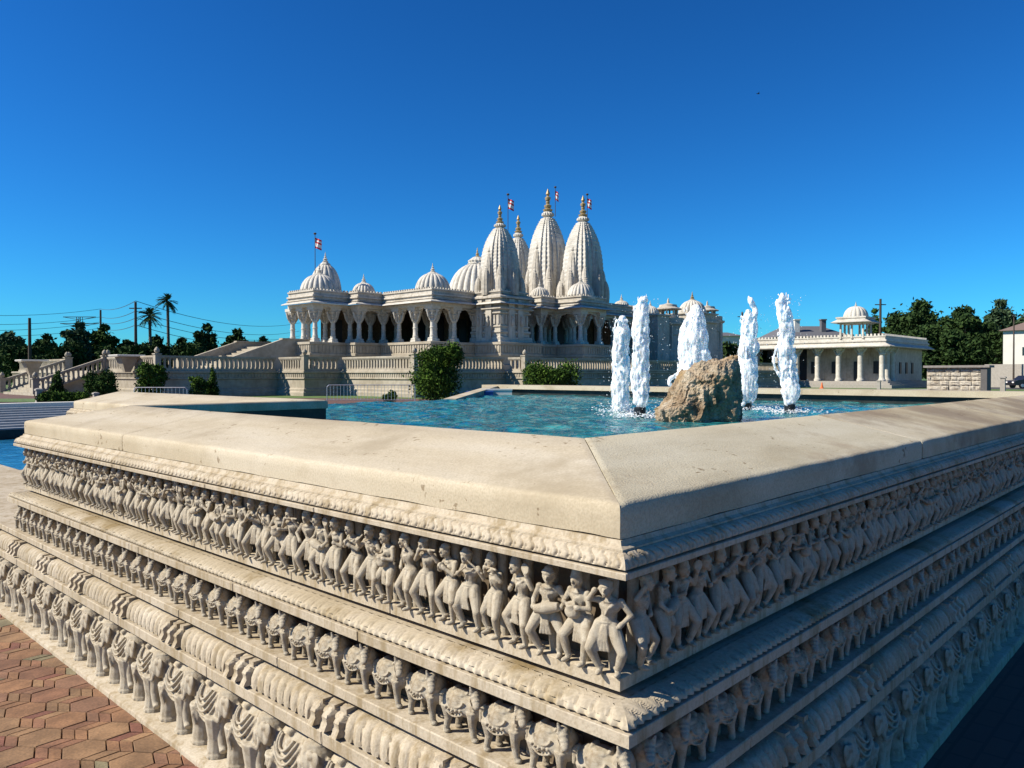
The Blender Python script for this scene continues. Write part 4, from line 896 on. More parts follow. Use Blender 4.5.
# stair up to the front pavilion
mb = MB()
for k in range(12): mb.box(30.5+.5*k, 31.0+.5*k if k < 11 else 37.0, 61.2, 68.6, 1.85, 1.95+.2*k)
tb(mb, 'front_stair', M['podium'])
for y in (60.7, 68.9):
    mb = MB(); x0, x1 = 30.2, 35.2
    vs_ = [(x0, y-.2, 2.85), (x1, y-.2, FL+.2), (x1, y+.2, FL+.2), (x0, y+.2, 2.85), (x0, y-.2, 1.85), (x1, y-.2, 1.85), (x1, y+.2, 1.85), (x0, y+.2, 1.85)]
    mb.add(vs_, [(0,1,2,3),(0,4,5,1),(1,5,6,2),(2,6,7,3),(3,7,4,0)]); mb.box(x1, 38.5, y-.2, y+.2, 1.85, FL+.2); mb.box(x1, 38.5, y-.28, y+.28, FL+.2, FL+.32)
    mb.box(x0-.5, x0, y-.25, y+.25, 1.85, 3.1); tb(mb, 'stair_wall', M['podium'], fix=True)

# ------------------------------------------------------------------ podium with balustrades and the lower stair
PP = [(95, 40.5), (44.3, 40.5), (44.3, 42.4), (35, 42.4), (35, 51.3), (31.7, 51.3), (31.7, 55.1), (22.3, 55.1), (22.3, 90)]
TF = 1.85
pod = empty('terrace_podium', (35, 50, 0), 0, 'stepped cream stone terrace podium under the temple with moulded walls', 'terrace')
def pb(mb, name, mat, par=None, **k):
    o = mb.build(name, mat, par or pod, **k); o.matrix_parent_inverse = Matrix.Translation((-35, -50, 0)); return o
mb = MB(); sweep(mb, PP, [(-.3, TF), (.10, TF), (.16, TF-.04), (.16, TF-.16), (.04, TF-.2), (.04, TF-.5), (.10, TF-.54), (.10, TF-.62), (0, TF-.66), (0, .55), (.12, .45), (.12, .3), (.22, .2), (.22, -.1)])
dent(mb, PP, .02, TF-.48, TF-.22, .10, .26, .06, segs=[0, 1, 2, 3, 4, 5, 6, 7]); pb(mb, 'podium_wall', M['podium'], angle=30)
pb(prism_cap(PP + [(95, 90)], TF+.001), 'terrace_floor', M['podium'])
balmat = M['podium']
def balustrade(a, b, label, z=TF, posts=(True, True), za=None, zb=None, grp='stone balustrades along the terrace edge'):
    a = Vector(a); b = Vector(b); L = (b-a).length; d = (b-a)/L; za = z if za is None else za; zb = z if zb is None else zb
    t = empty('stone_balustrade', (a.x, a.y, za), 0, label, 'balustrade', grp); o3 = Vector((a.x, a.y, za))
    def fin(mb, name): o = mb.build(name, balmat, t, fix=True); o.matrix_parent_inverse = Matrix.Translation(-o3); return o
    nn = Vector((-d.y, d.x))
    def bar(mb, s0, s1, hw, z0, z1):
        p = a + d*s0; q = a + d*s1; f0 = za + (zb-za)*s0/L; f1 = za + (zb-za)*s1/L
        v = []
        for c, f in ((p, f0), (q, f1)):
            for s in (-1, 1):
                for zz in (z0, z1): v.append((c.x + nn.x*hw*s, c.y + nn.y*hw*s, f+zz))
        mb.add(v, [(0,1,3,2),(4,6,7,5),(0,4,5,1),(2,3,7,6),(1,5,7,3),(0,2,6,4)])
    mb = MB(); bar(mb, 0, L, .17, .93, 1.06); bar(mb, 0, L, .13, .86, .93); fin(mb, 'top_rail')
    mb = MB(); bar(mb, 0, L, .15, 0.002, .16); fin(mb, 'bottom_rail')
    mb = MB(); n = int(L/.34)
    for i in range(n):
        s = (i+.5)*L/n; bar(mb, s-.075, s+.075, .06, .16, .86); bar(mb, s-.105, s+.105, .075, .16, .26); bar(mb, s-.105, s+.105, .075, .76, .86)
    fin(mb, 'slat_panel')
    for on, s in ((posts[0], 0), (posts[1], L)):
        if on:
            c = a + d*s; f = za if s == 0 else zb; mb = MB(); mb.obox(c, d, .2, .2, f+.001, f+1.12); mb.obox(c, d, .25, .25, f+1.12, f+1.2)
            mb.lathe([(.08, f+1.2), (.17, f+1.3), (.19, f+1.42), (.13, f+1.55), (.03, f+1.66)], (c.x, c.y), 12); fin(mb, 'post')
I = .0
balustrade((95, 40.45), (44.45, 40.45), 'long shaded balustrade right of the temple tower, running behind the water jets', posts=(False, True))
balustrade((44.45, 40.75), (44.45, 42.1), 'very short sunlit balustrade left of the jets at the terrace step', posts=(False, False))
balustrade((44.2, 42.5), (35.1, 42.5), 'balustrade between the big dark bush and the short sunlit step', posts=(False, True))
balustrade((35.1, 42.8), (35.1, 51.1), 'sunlit balustrade just left of the big dark bush', posts=(False, False))
balustrade((34.8, 51.4), (31.8, 51.4), 'short shaded balustrade with bright gaps below the front pavilion', posts=(False, True))
balustrade((31.8, 51.7), (31.8, 54.9), 'short balustrade cut by a diagonal shadow left of the bright-gapped one', posts=(False, False))
balustrade((31.5, 55.2), (22.4, 55.2), 'shaded balustrade right of the lotus spouts, above the two small conical shrubs', posts=(False, True))
balustrade((22.4, 55.5), (22.4, 64.5), 'sunlit balustrade between the stair and the corner post at left', posts=(False, True))
balustrade((22.4, 73.5), (22.4, 88), 'sunlit balustrade left of the lower stair', posts=(True, False))
mb = MB()
for k in range(11): mb.box(17.4+.45*k, 17.4+.45*(k+1) if k < 10 else 22.29, 64.9, 73.1, -.02, .17*(k+1))
tag(mb.build('stone_stair', M['podium']), 'wide pale stone stair climbing to the terrace at far left', 'stair')
balustrade((17.4, 64.6), (22.2, 64.6), 'sloping stair balustrade on the right side of the lower stair', za=.1, zb=TF, posts=(True, True), grp='sloping stair balustrades')
balustrade((17.4, 73.4), (22.2, 73.4), 'sloping stair balustrade on the far left side of the lower stair', za=.1, zb=TF, posts=(True, True), grp='sloping stair balustrades')
for px, w, lab in ((32, 62, 'flared stone lotus spout left of the stair'), (127, 56, 'flared stone lotus spout beside the terrace corner post')):
    c = at(px, w); t = empty('lotus_spout', (c.x, c.y, 0), 0, lab, 'stone spout', 'flared stone spouts'); mb = MB()
    z1 = hz(354 if px > 60 else 359, w)
    q = lambda r, e=1: [(-r*e, -r), (r*e, -r), (r*e, r), (-r*e, r)]
    mb.stack([(q(.2), z1-1.31 if px > 60 else -.1), (q(.2), z1-1.3), (q(.35), z1-.9), (q(.62, 1.0), z1-.22)]); mb.build('flared_bowl', M['podium'], t)
    MB().stack([(q(.85, 1.1), z1-.20), (q(.9, 1.1), z1-.1), (q(.85, 1.1), z1-.06)]).build('rim', M['white'], t)

# ------------------------------------------------------------------ vegetation
import numpy as np
def leaves_mesh(name, clumps, n, size, mat, seed, flat=0.0):
    rng = np.random.default_rng(seed); cl = np.array(clumps, float); vol = cl[:, 3]*cl[:, 4]*cl[:, 5]; pr = vol**.75; pr /= pr.sum()
    idx = rng.choice(len(cl), n, p=pr); d = rng.normal(size=(n, 3)); d /= np.linalg.norm(d, axis=1)[:, None]
    r = rng.random(n)**(1/5.0); r *= 1 + .20*rng.normal(size=n)
    c = cl[idx, :3] + d*r[:, None]*cl[idx, 3:6]
    a = rng.normal(size=(n, 3)) + d*.4; a /= np.linalg.norm(a, axis=1)[:, None]; b = np.cross(a, rng.normal(size=(n, 3))); b /= np.linalg.norm(b, axis=1)[:, None]
    s = size*(.6 + .8*rng.random(n))[:, None]
    v = np.stack([c - a*s, c - b*s*.45, c + a*s, c + b*s*.45], 1).reshape(-1, 3)
    me = bpy.data.meshes.new(name); me.vertices.add(4*n); me.vertices.foreach_set('co', v.ravel()); me.loops.add(4*n); me.polygons.add(n)
    me.loops.foreach_set('vertex_index', np.arange(4*n)); me.polygons.foreach_set('loop_start', np.arange(0, 4*n, 4)); me.update(calc_edges=True); me.materials.append(mat)
    return me
def tree(px, w, ytop, pxr, mat, label, seed, n=5000, trunk=.35, squash=.75, zc0=None, size=None, cat='tree', name='tree', group=None, ybase=None):
    rnd = random.Random(seed); b = at(px, w); H = hz(ytop, w); rad = pxr*w/F
    t = empty(name, (b.x, b.y, 0), 0, label, cat, group); cb = H*trunk
    mb = MB(); pts = [Vector((0, 0, -.1)), Vector((rnd.uniform(-.2, .2), 0, cb*.6)), Vector((rnd.uniform(-.3, .3), rnd.uniform(-.3, .3), H*.6))]
    r0 = max(.05, H*.025); mb.path(pts, [r0*1.2, r0*.9, r0*.5], 8); cl = []
    k = 34
    for i in range(k):
        a = 6.283*i/k*2.4 + rnd.random(); u = rnd.random(); rr = rad*(.2 + .72*rnd.random()); zc = cb + (H-cb)*(.12 + .7*u); rr *= (1 - .45*max(0, u-.4)) 
        e = rad*rnd.uniform(.14, .32)*(1.15 if u < .5 else .85); c = (rr*math.cos(a), rr*math.sin(a), min(zc, H - e*squash)); cl.append((*c, e, e, e*squash))
        mb.path([pts[1].lerp(pts[2], rnd.random()*.6), Vector(c)*.55 + Vector((0, 0, cb*.45)), Vector(c)], [r0*.4, r0*.25, r0*.08], 5)
    cl.append((0, 0, cb + (H-cb)*.45, rad*.62, rad*.62, (H-cb)*.36)); cl.append((rad*.1, 0, H - rad*.22, rad*.22, rad*.22, rad*.2))
    mb.build('trunk', M['bark'], t); link_mesh('crown', leaves_mesh('crown', cl, n, size or w*.0028, mat, seed), t); return t
def shrub(px, w, ytop, pxr, mat, label, seed, n=3500, shape='round', size=.09, cat='shrub', name='shrub', group=None):
    rnd = random.Random(seed); b = at(px, w); H = hz(ytop, w); rad = pxr*w/F; cl = []
    t = empty(name, (b.x, b.y, 0), 0, label, cat, group)
    if shape == 'cone':
        for i in range(9): u = i/8; r = rad*(1-.75*u)*.75; cl.append((rnd.uniform(-.15, .15)*rad, rnd.uniform(-.15, .15)*rad, H*(.12+.78*u), r, r, H*.16))
    else:
        for i in range(11): a = rnd.random()*6.283; q = rad*.6*rnd.random()**.5; e = rad*rnd.uniform(.32, .5); e *= rnd.uniform(.6, 1); cl.append((q*math.cos(a)*1.25, q*math.sin(a)*1.25, min(H-e*.9, H*rnd.uniform(.3, .95)), e, e, e*rnd.uniform(.8, 1.3)))
        cl.append((0, 0, H*.4, rad*.75, rad*.75, H*.38))
    mb = MB()
    for i in range(5): a = i*1.3; mb.path([Vector((0, 0, -.05)), Vector((.3*rad*math.cos(a), .3*rad*math.sin(a), H*.4)), Vector((.5*rad*math.cos(a), .5*rad*math.sin(a), H*.75))], [.05, .035, .012], 5)
    mb.build('stem', M['bark'], t); link_mesh('foliage', leaves_mesh('foliage', cl, n, size, mat, seed), t)
bt = 'trees behind the terrace at left'
for i, (px, w, yt, pr, mt, lab) in enumerate([
    (6, 120, 331, 24, 'leaf_g', 'grey-green bushy tree at the left edge of the picture'),
    (46, 135, 334, 18, 'leaf_d', 'low rounded dark tree right of the leftmost utility pole'),
    (78, 118, 322, 18, 'leaf_g', 'upright feathery tree in front of the power pylon'),
    (103, 122, 324, 17, 'leaf_m', 'bushy tree at the foot of the second utility pole'),
    (126, 128, 340, 18, 'leaf_d', 'low dark tree between the second and third utility poles'),
    (155, 120, 336, 22, 'leaf_d', 'dark tree under the shorter palm'),
    (180, 130, 338, 18, 'leaf_d', 'dark low tree under the taller palm'),
    (206, 122, 324, 17, 'leaf_d', 'taller dark tree right of the palms with a ragged top'),
    (236, 128, 329, 17, 'leaf_d', 'rounded dark tree left of the front stair rails'),
    (262, 140, 337, 14, 'leaf_d', 'small dark tree just left of the temple pavilion')]):
    tree(px, w, yt, pr, M[mt], lab, 20+i, 11000, .10, group=bt)
for i, (px, w, yt) in enumerate([(25, 110, 347), (66, 112, 343), (118, 110, 346), (145, 108, 345), (190, 112, 346), (222, 114, 347), (250, 116, 348)]):
    shrub(px, w, yt, 22, M['leaf_d'], ['dark undergrowth bush left of the stair top', 'dark undergrowth bush behind the stair posts', 'dark undergrowth bush below the second utility pole', 'dark undergrowth bush beneath the shorter palm', 'dark undergrowth bush beneath the taller palm', 'dark undergrowth bush beneath the ragged dark tree', 'dark undergrowth bush nearest the front pavilion'][i], 60+i, 7000, size=.28, cat='bush', name='bush', group='dark undergrowth behind the terrace')
tree(919, 118, 299, 38, M['leaf_d'], 'huge dark spreading oak right of the colonnaded hall', 41, 34000, .12, size=.30)
tree(962, 112, 306, 42, M['leaf_d'], 'broad dark tree between the oak and the white house', 42, 34000, .10, size=.30)
tree(989, 108, 322, 19, M['leaf_d'], 'lower dark tree touching the white house wall', 43, 14000, .06, size=.28)
tree(1000, 165, 299, 22, M['leaf_g'], 'tall pale feathery tree behind the white house', 44, 9000, .3)
tree(1030, 160, 305, 17, M['leaf_g'], 'pale tree cut by the right edge of the picture', 45, 8000, .3)
tree(874, 150, 309, 9, M['leaf_m'], 'thin green tree behind the domed kiosk of the hall', 46, 5000, .3)
tree(893, 135, 318, 13, M['leaf_m'], 'green tree between the hall and the huge oak', 47, 8000, .3)
def palm(px, w, ytop, label, seed, crown, name='palm_tree'):
    rnd = random.Random(seed); b = at(px, w); H = hz(ytop, w) - crown*.55; t = empty(name, (b.x, b.y, 0), 0, label, 'palm tree', 'palm trees')
    mb = MB(); mb.path([Vector((0, 0, 0)), Vector((.1, 0, H*.5)), Vector((0, 0, H))], [.32, .24, .22], 8); mb.build('trunk', M['bark'], t)
    mb = MB()
    for i in range(46):
        a = i*2.4; el = R(rnd.uniform(-45, 80)); L = crown*rnd.uniform(.8, 1.05); pts = []
        for k in range(6):
            u = k/5; e = el - u*.9; pts.append(Vector((math.cos(a)*math.cos(el)*L*u, math.sin(a)*math.cos(el)*L*u, H + math.sin(el)*L*u - .35*L*u*u)))
        mb.path(pts, [.04, .035, .03, .025, .02, .01], 3); side = Vector((-math.sin(a), math.cos(a), 0))
        for k in range(2, 6):
            for q in range(5):
                p = pts[k-1].lerp(pts[k], q/5); d = (pts[k]-pts[k-1]).normalized()
                for s in (-1, 1): e = p + side*s*crown*.26*(1-.5*(k/5)) + d*crown*.22 - Vector((0, 0, .12*crown*rnd.random())); mb.add([p, p + d*crown*.06, e], [(0, 1, 2)])
    mb.build('fronds', M['leaf_d'], t)
palm(150, 118, 309, 'shorter wide palm tree at left', 1, 1.9); palm(168, 122, 295, 'taller palm tree at left with a small round crown', 2, 1.75)
sg = 'shrubs in front of the terrace wall'
for a in [(436, 44, 347, 30, 'leaf_s', 'largest dark bush before the terrace wall, next to the metal barrier', 1, 15000, 'round', .085),
          (552, 46, 365, 27, 'leaf_s', 'wide leafy bush behind the far pool rim, below the shaded balustrade', 2, 9000, 'round', .08),
          (212, 48, 368, 9, 'leaf_s', 'taller of the two small conical shrubs by the shaded wall', 3, 3500, 'cone', .07),
          (198, 47, 376, 10, 'leaf_s', 'lower small shrub beside the conical one at the shaded wall', 4, 2500, 'round', .07),
          (150, 46, 364, 16, 'leaf_s', 'leafy shrub right of the lotus spout above the thin rail', 5, 5000, 'round', .08),
          (103, 44, 370, 17, 'leaf_m', 'rounded bush directly in front of the stair balustrade', 6, 5500, 'round', .08),
          (58, 44, 372, 11, 'leaf_m', 'upright bush left of centre at the stair foot', 7, 4000, 'cone', .08),
          (390, 43, 391, 8, 'leaf_s', 'small low bush behind the right end of the metal barrier', 8, 1500, 'round', .06)]:
    shrub(a[0], a[1], a[2], a[3], M[a[4]], a[5], a[6], a[7], a[8], a[9], group=sg)
def hedge(px0, px1, w, yt, label, seed):
    a = at(px0, w); b = at(px1, w); H = hz(yt, w); n = 8; cl = []; m = (a+b)/2
    for i in range(n): p = a.lerp(b, (i+.5)/n) - m; cl.append((p.x, p.y, H*.5, .32, .32, H*.48))
    t = empty('clipped_hedge', (m.x, m.y, 0), 0, label, 'hedge', 'clipped hedges'); mb = MB()
    for c in cl: mb.tube((c[0], c[1], -.05), (c[0], c[1], H*.7), .03, .02, 5)
    mb.build('stem', M['bark'], t); link_mesh('foliage', leaves_mesh('foliage', cl, 5000, .06, M['leaf_s'], seed), t)
hedge(52, 86, 38, 392, 'long clipped hedge below the rounded bush at left', 3); hedge(43, 53, 36, 393, 'small clipped ball hedge beside the stone bollard', 4)

# ------------------------------------------------------------------ colonnaded hall on the right
hall = empty('colonnade_hall', (95, 30, 0), 0, 'low cream hall with a colonnade and a domed rooftop kiosk', 'hall')
def hb(mb, name, mat, **k): o = mb.build(name, mat, hall, **k); o.matrix_parent_inverse = Matrix.Translation((-95, -30, 0)); return o
HXX, HY0, HY1, HX1 = 95.2, 30.1, 46.5, 112; HF = .75; HE = hz(346, 90); HP = hz(335.5, 90)
HPth = [(HX1, HY0), (HXX, HY0), (HXX, HY1), (HX1, HY1)]
mb = MB(); sweep(mb, HPth, [(-1.2, HF), (.6, HF), (.6, HF-.18), (.9, HF-.2), (.9, HF-.4), (1.2, HF-.42), (1.2, -.1)]); mb.add([(x, y, HF) for x, y in [(HXX, HY0), (HX1, HY0), (HX1, HY1), (HXX, HY1)]], [(0, 1, 2, 3)]); hb(mb, 'platform', M['concrete'])
mb = MB(); sweep(mb, HPth, [(-3, HE-.1), (.1, HE-.1), (.1, HE+.15), (.9, HE-.1), (.95, HE), (.15, HE+.42), (.15, HE+.5), (.3, HE+.58), (.3, HE+.75), (.12, HE+.8), (.12, HP-.15), (.2, HP-.12), (.2, HP), (-.2, HP)])
dent(mb, HPth, .0, HP, HP+.25, .22, .42, -.12); mb.add([(x, y, HP-.3) for x, y in [(HXX, HY0), (HX1, HY0), (HX1, HY1), (HXX, HY1)]], [(0, 1, 2, 3)])
hb(mb, 'roof', M['temple_w'], fix=False)
mb = MB(); mb.box(HXX+3.2, HX1-.3, HY0+.5, HY1-6, HF-.5, HE); hb(mb, 'wall', M['temple'])
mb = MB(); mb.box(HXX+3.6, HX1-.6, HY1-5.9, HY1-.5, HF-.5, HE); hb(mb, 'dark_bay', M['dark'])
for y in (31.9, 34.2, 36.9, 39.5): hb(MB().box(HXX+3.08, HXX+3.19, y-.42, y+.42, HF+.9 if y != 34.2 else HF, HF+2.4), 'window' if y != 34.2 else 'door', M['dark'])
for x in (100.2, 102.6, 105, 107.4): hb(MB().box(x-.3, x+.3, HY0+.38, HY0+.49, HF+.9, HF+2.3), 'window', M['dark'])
h = HE-.1-HF
mb = MB(); mb.lathe([(.42, 0), (.42, .2), (.34, .28), (.31, .5), (.30, h-.9), (.36, h-.85), (.36, h-.7), (.28, h-.66), (.30, h-.4), (.52, h-.2), (.52, h)], n=16)
for s in range(4): a = s*math.pi/2; mb.path([Vector((.25*math.cos(a), .25*math.sin(a), h-.7)), Vector((.55*math.cos(a), .55*math.sin(a), h-.3)), Vector((.72*math.cos(a), .72*math.sin(a), h-.03))], [.1, .12, .1], 6)
cm = mb.mesh('column', M['temple_w'], angle=40)
for y in [HY0+.35, 32.9, 35.45, 38.0, 40.6, 43.2, 45.9]: link_mesh('column', cm, hall, (HXX+.35-95, y-30, HF))
for x in (97.2, 99.2): link_mesh('column', cm, hall, (x-95, .45, HF))
kc = at(857, 92); kx, ky = kc.x+1.2, kc.y+.6; kz = HP-.25; kt = hz(324, 93)
mb = MB()
for dx in (-1, 0, 1):
    for dy in (-1, 0, 1):
        if dx or dy: mb.tube((kx+dx*1.3, ky+dy*1.3, kz), (kx+dx*1.3, ky+dy*1.3, kt), .15, .13, 8)
q = lambda r: [(kx-r, ky-r), (kx+r, ky-r), (kx+r, ky+r), (kx-r, ky+r)]
mb.stack([(q(1.6), kt-.02), (q(1.6), kt+.1), (q(2.15), kt+.1), (q(2.2), kt+.16), (q(1.65), kt+.5), (q(1.65), kt+.6), (q(1.75), kt+.65), (q(1.75), kt+.8), (q(1.5), kt+.85)])
prof = [(1.42*math.cos(t*math.pi/2)**.85, kt+.8+1.35*math.sin(t*math.pi/2)) for t in [i/12 for i in range(12)]]; mb.lathe(prof, (kx, ky), 96, ribs=16, ramp=.08); finial(mb, kx, ky, kt+2.05, .5)
hb(mb, 'roof_kiosk', M['temple_w'], angle=45)

def house(px, w, yt, pw, depth, wallm, roofm, label, yeave, chim=False, name='house', rot=0, mirror=False):
    c = at(px, w)
    if mirror: c = c + Vector((0, -8.4, 0))
    t = empty(name, (c.x, c.y, 0), -math.pi/2 if mirror else TH - math.pi/2 + rot, label, 'house'); hw = pw*w/F/2; ze = hz(yeave, w); zt = hz(yt, w)
    MB().box(-hw, hw, 0, depth, -.1, ze).build('wall', M[wallm], t)
    e = .5; mb = MB(); mb.add([(-hw-e, -e, ze), (hw+e, -e, ze), (hw+e, depth+e, ze), (-hw-e, depth+e, ze), (-hw*.55, depth/2, zt), (hw*.55, depth/2, zt)], [(0, 1, 5, 4), (1, 2, 5), (2, 3, 4, 5), (3, 0, 4), (3, 2, 1, 0)])
    r = mb.build('roof', M[roofm], t)
    for i in range(3):
        x = -hw + hw*2*(i+.5)/3; f = MB().box(x-.5, x+.5, -.04, -.003, ze*.55, ze*.55+1.1).build('window', M['glass'], t)
    if chim:
        for x, s in ((-hw*.35, .5), (-hw*.75, .4), (hw*.4, .45)):
            MB().box(x-s, x+s, depth*.2, depth*.2+1, ze, zt+.9).box(x-s*1.25, x+s*1.25, depth*.2-.15, depth*.2+1.15, zt+.9, zt+1.15).build('chimney', M['white'] if s == .5 else M['slate'], r)
    return t
house(815, 150, 324, 72, 14, 'white', 'slate', 'grey-roofed house with chimneys behind the colonnaded hall', 337, True)
house(1000, 104, 315, 120, 12, 'white', 'brownroof', 'large white house with a brown roof at the right edge', 331, rot=R(90)-TH-R(90)+0.0, mirror=True)
house(728, 140, 331, 26, 10, 'white', 'slate', 'small white house with a dark arched porch right of the boulder', 336)
# boundary walls, stone block wall, hedge rows
def wall(pa, pb_, z0, z1, th, mat, name, label, cat='wall'):
    a = Vector(pa[:2]); b = Vector(pb_[:2]); m = (a+b)/2; mb = MB(); mb.obox(m, (b-a), (b-a).length/2, th/2, z0, z1); o = mb.build(name, mat); tag(o, label, cat); return o
wall(at(985, 96), at(1120, 84), -.1, hz(364, 92), .25, M['concrete'], 'boundary_wall', 'plain grey boundary wall in front of the white house')
a = at(700, 108); b = at(762, 108); wall(a, b, -.1, 2.2, .4, M['concrete'], 'boundary_wall', 'low pale wall glimpsed between the right jets')
def stonewall():
    t = empty('stone_block_wall', (46, 9.5, 0), 0, 'free-standing wall of rough pale stone blocks with a slab cap', 'wall')
    rnd = random.Random(5); mb = MB(); ym, yM = 9.5, 12.35; ztop = hz(367.5, 40)
    z = .0; r = 0
    while z < ztop-.05:
        h = rnd.choice([.16, .22, .27]); h = min(h, ztop-z); y = ym + .28
        while y < yM:
            w = rnd.uniform(.25, .6); y1 = min(yM, y+w)
            if yM - y1 < .12: y1 = yM
            d = rnd.uniform(-.03, .045)
            n = 4; vs_ = []; fs = []
            for i in range(n+1):
                for j in range(n+1):
                    e = 0 if i in (0, n) or j in (0, n) else rnd.uniform(.02, .07); vs_.append((46 - d - e, y+.008+(y1-y-.016)*i/n, z+.008+(h-.016)*j/n))
            for i in range(n):
                for j in range(n): q = i*(n+1)+j; fs.append((q, q+n+1, q+n+2, q+1))
            mb.add(vs_, fs); y = y1
        z += h
    mb.build('stone_courses', stone('pale_block_stone', [(0.40, 0.33, 0.24), (0.55, 0.49, 0.39), (0.62, 0.57, 0.48)], 2.2, 12, .8, .03, .9), t, fix=False).matrix_parent_inverse = Matrix.Translation((-46, -9.5, 0))
    MB().box(46.03, 46.7, ym+.02, yM, 0, ztop).build('core', M['niche'], t).matrix_parent_inverse = Matrix.Translation((-46, -9.5, 0))
    MB().box(45.85, 46.75, ym-.02, ym+.27, 0, ztop).build('end_pier', plain('shade_grey_end', (.09, .085, .08), .8), t).matrix_parent_inverse = Matrix.Translation((-46, -9.5, 0))  # unlit end of the wall, shade put into its dark grey
    MB().box(45.75, 46.85, ym-.15, yM+.12, ztop+.002, ztop+.12).build('cap', plain('grey_cap_stone', (.20, .18, .16), .8), t).matrix_parent_inverse = Matrix.Translation((-46, -9.5, 0))
stonewall()
shrub(735, 100, 344, 20, M['leaf_d'], 'dark hedge bush behind the jet right of the boulder', 81, 5000, size=.4, name='bush', cat='bush')
shrub(770, 104, 350, 14, M['leaf_d'], 'dark bush at the left end of the colonnaded hall', 82, 3000, size=.35, name='bush', cat='bush')
# pale kerbs and path before the hall
sheet('path', [(60, 26), (95, 20), (95, 23), (60, 30)], 0.004, M['concrete'])
def kerb(a, b, label):
    a = Vector(a); b = Vector(b); mb = MB(); mb.obox((a+b)/2, b-a, (b-a).length/2, .12, -.05, .13); tag(mb.build('kerb', M['concrete']), kind='structure')
kerb((52, 24), (70, 34), ''); kerb((60, 14), (90, 12), ''); kerb((47.5, 3), (60, 13), '')
# metal barriers
def barrier(px0, px1, w, yt, label, nbar):
    a = at(px0, w); b = at(px1, w); t = empty('metal_barrier', ((a+b)/2), 0, label, 'barrier', 'metal crowd barriers'); d = (b-a).normalized(); c = (a+b)/2; zt = hz(yt, w); r = .022
    a -= c; b -= c
    mb = MB(); z = lambda p, h: Vector((p.x, p.y, h)); mb.path([z(a, .05), z(a, zt-.1), z(a+d*.1, zt), z(b-d*.1, zt), z(b, zt-.1), z(b, .05)], [r]*6, 8); mb.tube(z(a, .22), z(b, .22), r*.8); mb.build('frame', M['metal'], t)
    mb = MB()
    for i in range(1, nbar): p = a.lerp(b, i/nbar); mb.tube(z(p, .22), z(p, zt), .010, .010, 6)
    mb.build('upright_bars', M['metal'], t)
    for p in (a.lerp(b, .1), a.lerp(b, .9)): n_ = Vector((-d.y, d.x, 0)); mb = MB(); mb.tube(z(p - n_*.3, .03), z(p + n_*.3, .03), .02); mb.build('foot', M['metal'], t)
barrier(327, 415, 41, 385, 'silver crowd barrier standing left of the largest bush', 26); barrier(134, 187, 40, 387.5, 'silver crowd barrier below the leafy shrub at left', 14)
# utility poles and wires
tops = {}
def pole(px, w, yt, label, arms=2, name='utility_pole'):
    b = at(px, w); H = hz(yt, w); t = empty(name, (b.x, b.y, 0), TH-math.pi/2, label, 'utility pole', 'utility poles'); MB().tube((0, 0, -.1), (0, 0, H), .26, .18, 8).build('shaft', M['wood'], t)
    if arms: MB().box(-.9, .9, -.06, .06, H-1.0, H-.85).build('crossarm', M['wood'], t)
    tops[px] = (b, H)
pole(30, 105, 318, 'thick dark utility pole at the far left', 0); pole(101, 150, 310, 'thin utility pole behind the pylon tree', 0); pole(136, 112, 302, 'tallest left utility pole beside the palms', 1)
pole(880, 125, 299, 'dark utility pole behind the hall kiosk', 1); pole(742, 150, 312, 'utility pole behind the jet with forked tip', 1)
def wires():
    for k, (ya, yb, yc, lab) in enumerate([(308, 309, 301, 'topmost'), (318, 317, 311, 'second'), (325, 322, 318, 'third'), (331, 328, 325, 'lowest')]):
        A_ = at(-120, 112, ya); B_ = at(101, 150, yb); C_ = at(136, 112, yc); D_ = at(300, 190, yb+14); mb = MB()
        for p, q, sag in ((A_, B_, 1.2), (B_, C_, .6), (C_, D_, 2.0)):
            pts = [p.lerp(q, i/14) - Vector((0, 0, sag*4*(i/14)*(1-i/14))) for i in range(15)]; mb.path(pts, [.045]*15, 4)
        tag(mb.build('power_cable', M['wire']), lab + ' power cable strung between the left utility poles', 'cable', 'power cables')
wires()
def pylon():
    w = 260; b = at(80, w); t = empty('power_pylon', (b.x, b.y, 0), TH-math.pi/2, 'distant lattice power pylon rising over the left trees', 'pylon'); H = hz(317, w); mb = MB()
    for s in (-1, 1):
        for u in (-1, 1): mb.tube((s*2, u*2, 0), (s*.6, u*.6, H), .12, .1, 4)
    for k in range(8): z = H*k/8; r = 2-1.4*k/8; mb.tube((-r, -r, z), (r, -r, z+H/8), .07, .07, 4); mb.tube((r, -r, z), (-r, -r, z+H/8), .07, .07, 4)
    mb.build('mast', M['wire'], t)
    for z, r in ((H, 5.5), (H-2.2, 6.5)): mb = MB(); mb.tube((-r, 0, z), (r, 0, z), .16, .16, 4); mb.tube((-r, 0, z), (0, 0, z-1), .1, .1, 4); mb.tube((r, 0, z), (0, 0, z-1), .1, .1, 4); mb.build('crossarm', M['wire'], t)
pylon()
def lamp():
    b = at(1013.5, 92); t = empty('street_lamp', (b.x, b.y, 0), 0, 'tall thin dark street lamp before the white house', 'street lamp'); H = hz(316, 92)
    MB().tube((0, 0, 0), (0, 0, H), .11, .07, 8).build('pole', M['wood'], t); MB().box(-.35, .35, -.15, .15, H, H+.12).build('lamp_head', M['black'], t)
lamp()
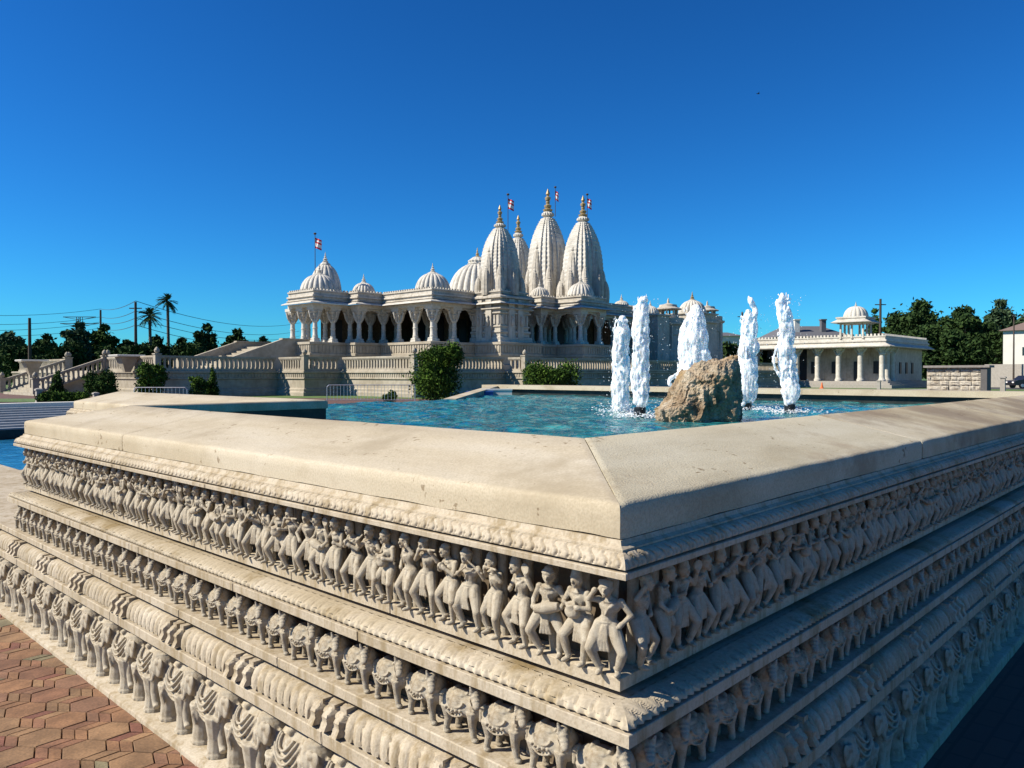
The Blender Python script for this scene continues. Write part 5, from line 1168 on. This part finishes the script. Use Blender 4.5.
def car():
    b = at(1030, 86); t = empty('parked_car', (b.x, b.y, 0), TH-math.pi/2, 'black car parked at the right edge before the grey wall', 'car')
    prof = [(-2.2, .35), (-2.25, .7), (-2.1, .88), (-1.35, .98), (-.75, 1.42), (.7, 1.46), (1.5, 1.0), (2.15, .9), (2.25, .6), (2.2, .35)]
    v = [(x, y, z) for y in (-.85, .85) for x, z in prof]; n = len(prof); mb = MB().add(v, [tuple(range(n))[::-1], tuple(range(n, 2*n))] + [(i, (i+1) % n, n+(i+1) % n, n+i) for i in range(n)]); mb.build('body', M['carpaint'], t, fix=True)
    for s in (-1, 1): MB().add([(-1.2, s*.856, 1.0), (-.7, s*.856, 1.36), (.62, s*.856, 1.39), (1.25, s*.856, 1.02)], [(0, 1, 2, 3)]).build('side_window', M['glass'], t)
    for x in (-1.4, 1.4):
        for s in (-1, 1): wv = MB().tube((x, s*.72, .33), (x, s*.9, .33), .33, .33, 20).build('wheel', M['black'], t); MB().tube((x, s*.9, .33), (x, s*.915, .33), .19, .17, 16).build('rim', M['metal'], wv)
    MB().box(-2.27, -2.2, -.7, -.4, .62, .76).build('headlight', M['flagw'], t); MB().box(-2.27, -2.2, .4, .7, .62, .76).build('headlight', M['flagw'], t)
car()
b = at(822, 86); t = empty('traffic_cone', (b.x, b.y, 0), 0, 'small orange traffic cone in front of the hall columns', 'traffic cone')
MB().lathe([(.16, .04), (.04, .66), (.02, .68)], n=16).build('cone', M['orange'], t); MB().box(-.22, .22, -.22, .22, 0, .04).build('base', M['orange'], t)
for i, (px, w, yt, lab) in enumerate([(38.5, 36, 388, 'short pale stone bollard by the path at left'), (95.5, 42, 392, 'short pale stone bollard under the rounded bush'), (879, 60, 380, 'small stone marker post on the lawn before the hall'), (1003, 42, 376, 'small grey sign post right of the block wall')]):
    b = at(px, w); H = hz(yt, w); t = empty('bollard', (b.x, b.y, 0), 0, lab, 'bollard', 'short stone posts')
    q = lambda r: [(-r, -r), (r, -r), (r, r), (-r, r)]
    MB().stack([(q(.17), -.05), (q(.17), .15), (q(.12), .18), (q(.11), H-.12)]).build('shaft', M['concrete'], t); MB().stack([(q(.15), H-.12), (q(.15), H-.05), (q(.03), H)]).build('cap', M['concrete'], t)
b = at(757, 110, 95); mb = MB(); rg = Vector((ST, -CT, 0)); fw = Vector((CT, ST, 0))
mb.path([b - rg*.28, b, b + rg*.22], [.02, .08, .03], 8)
for s in (-1, 1): mb.add([b + fw*.0 + rg*.08, b - rg*.1, b + fw*s*.5 + Vector((0, 0, .12)), b + fw*s*.25 + rg*.1 + Vector((0, 0, .1))], [(0, 1, 2, 3)])
tag(mb.build('bird', M['black']), 'tiny dark bird high in the right half of the sky', 'bird')
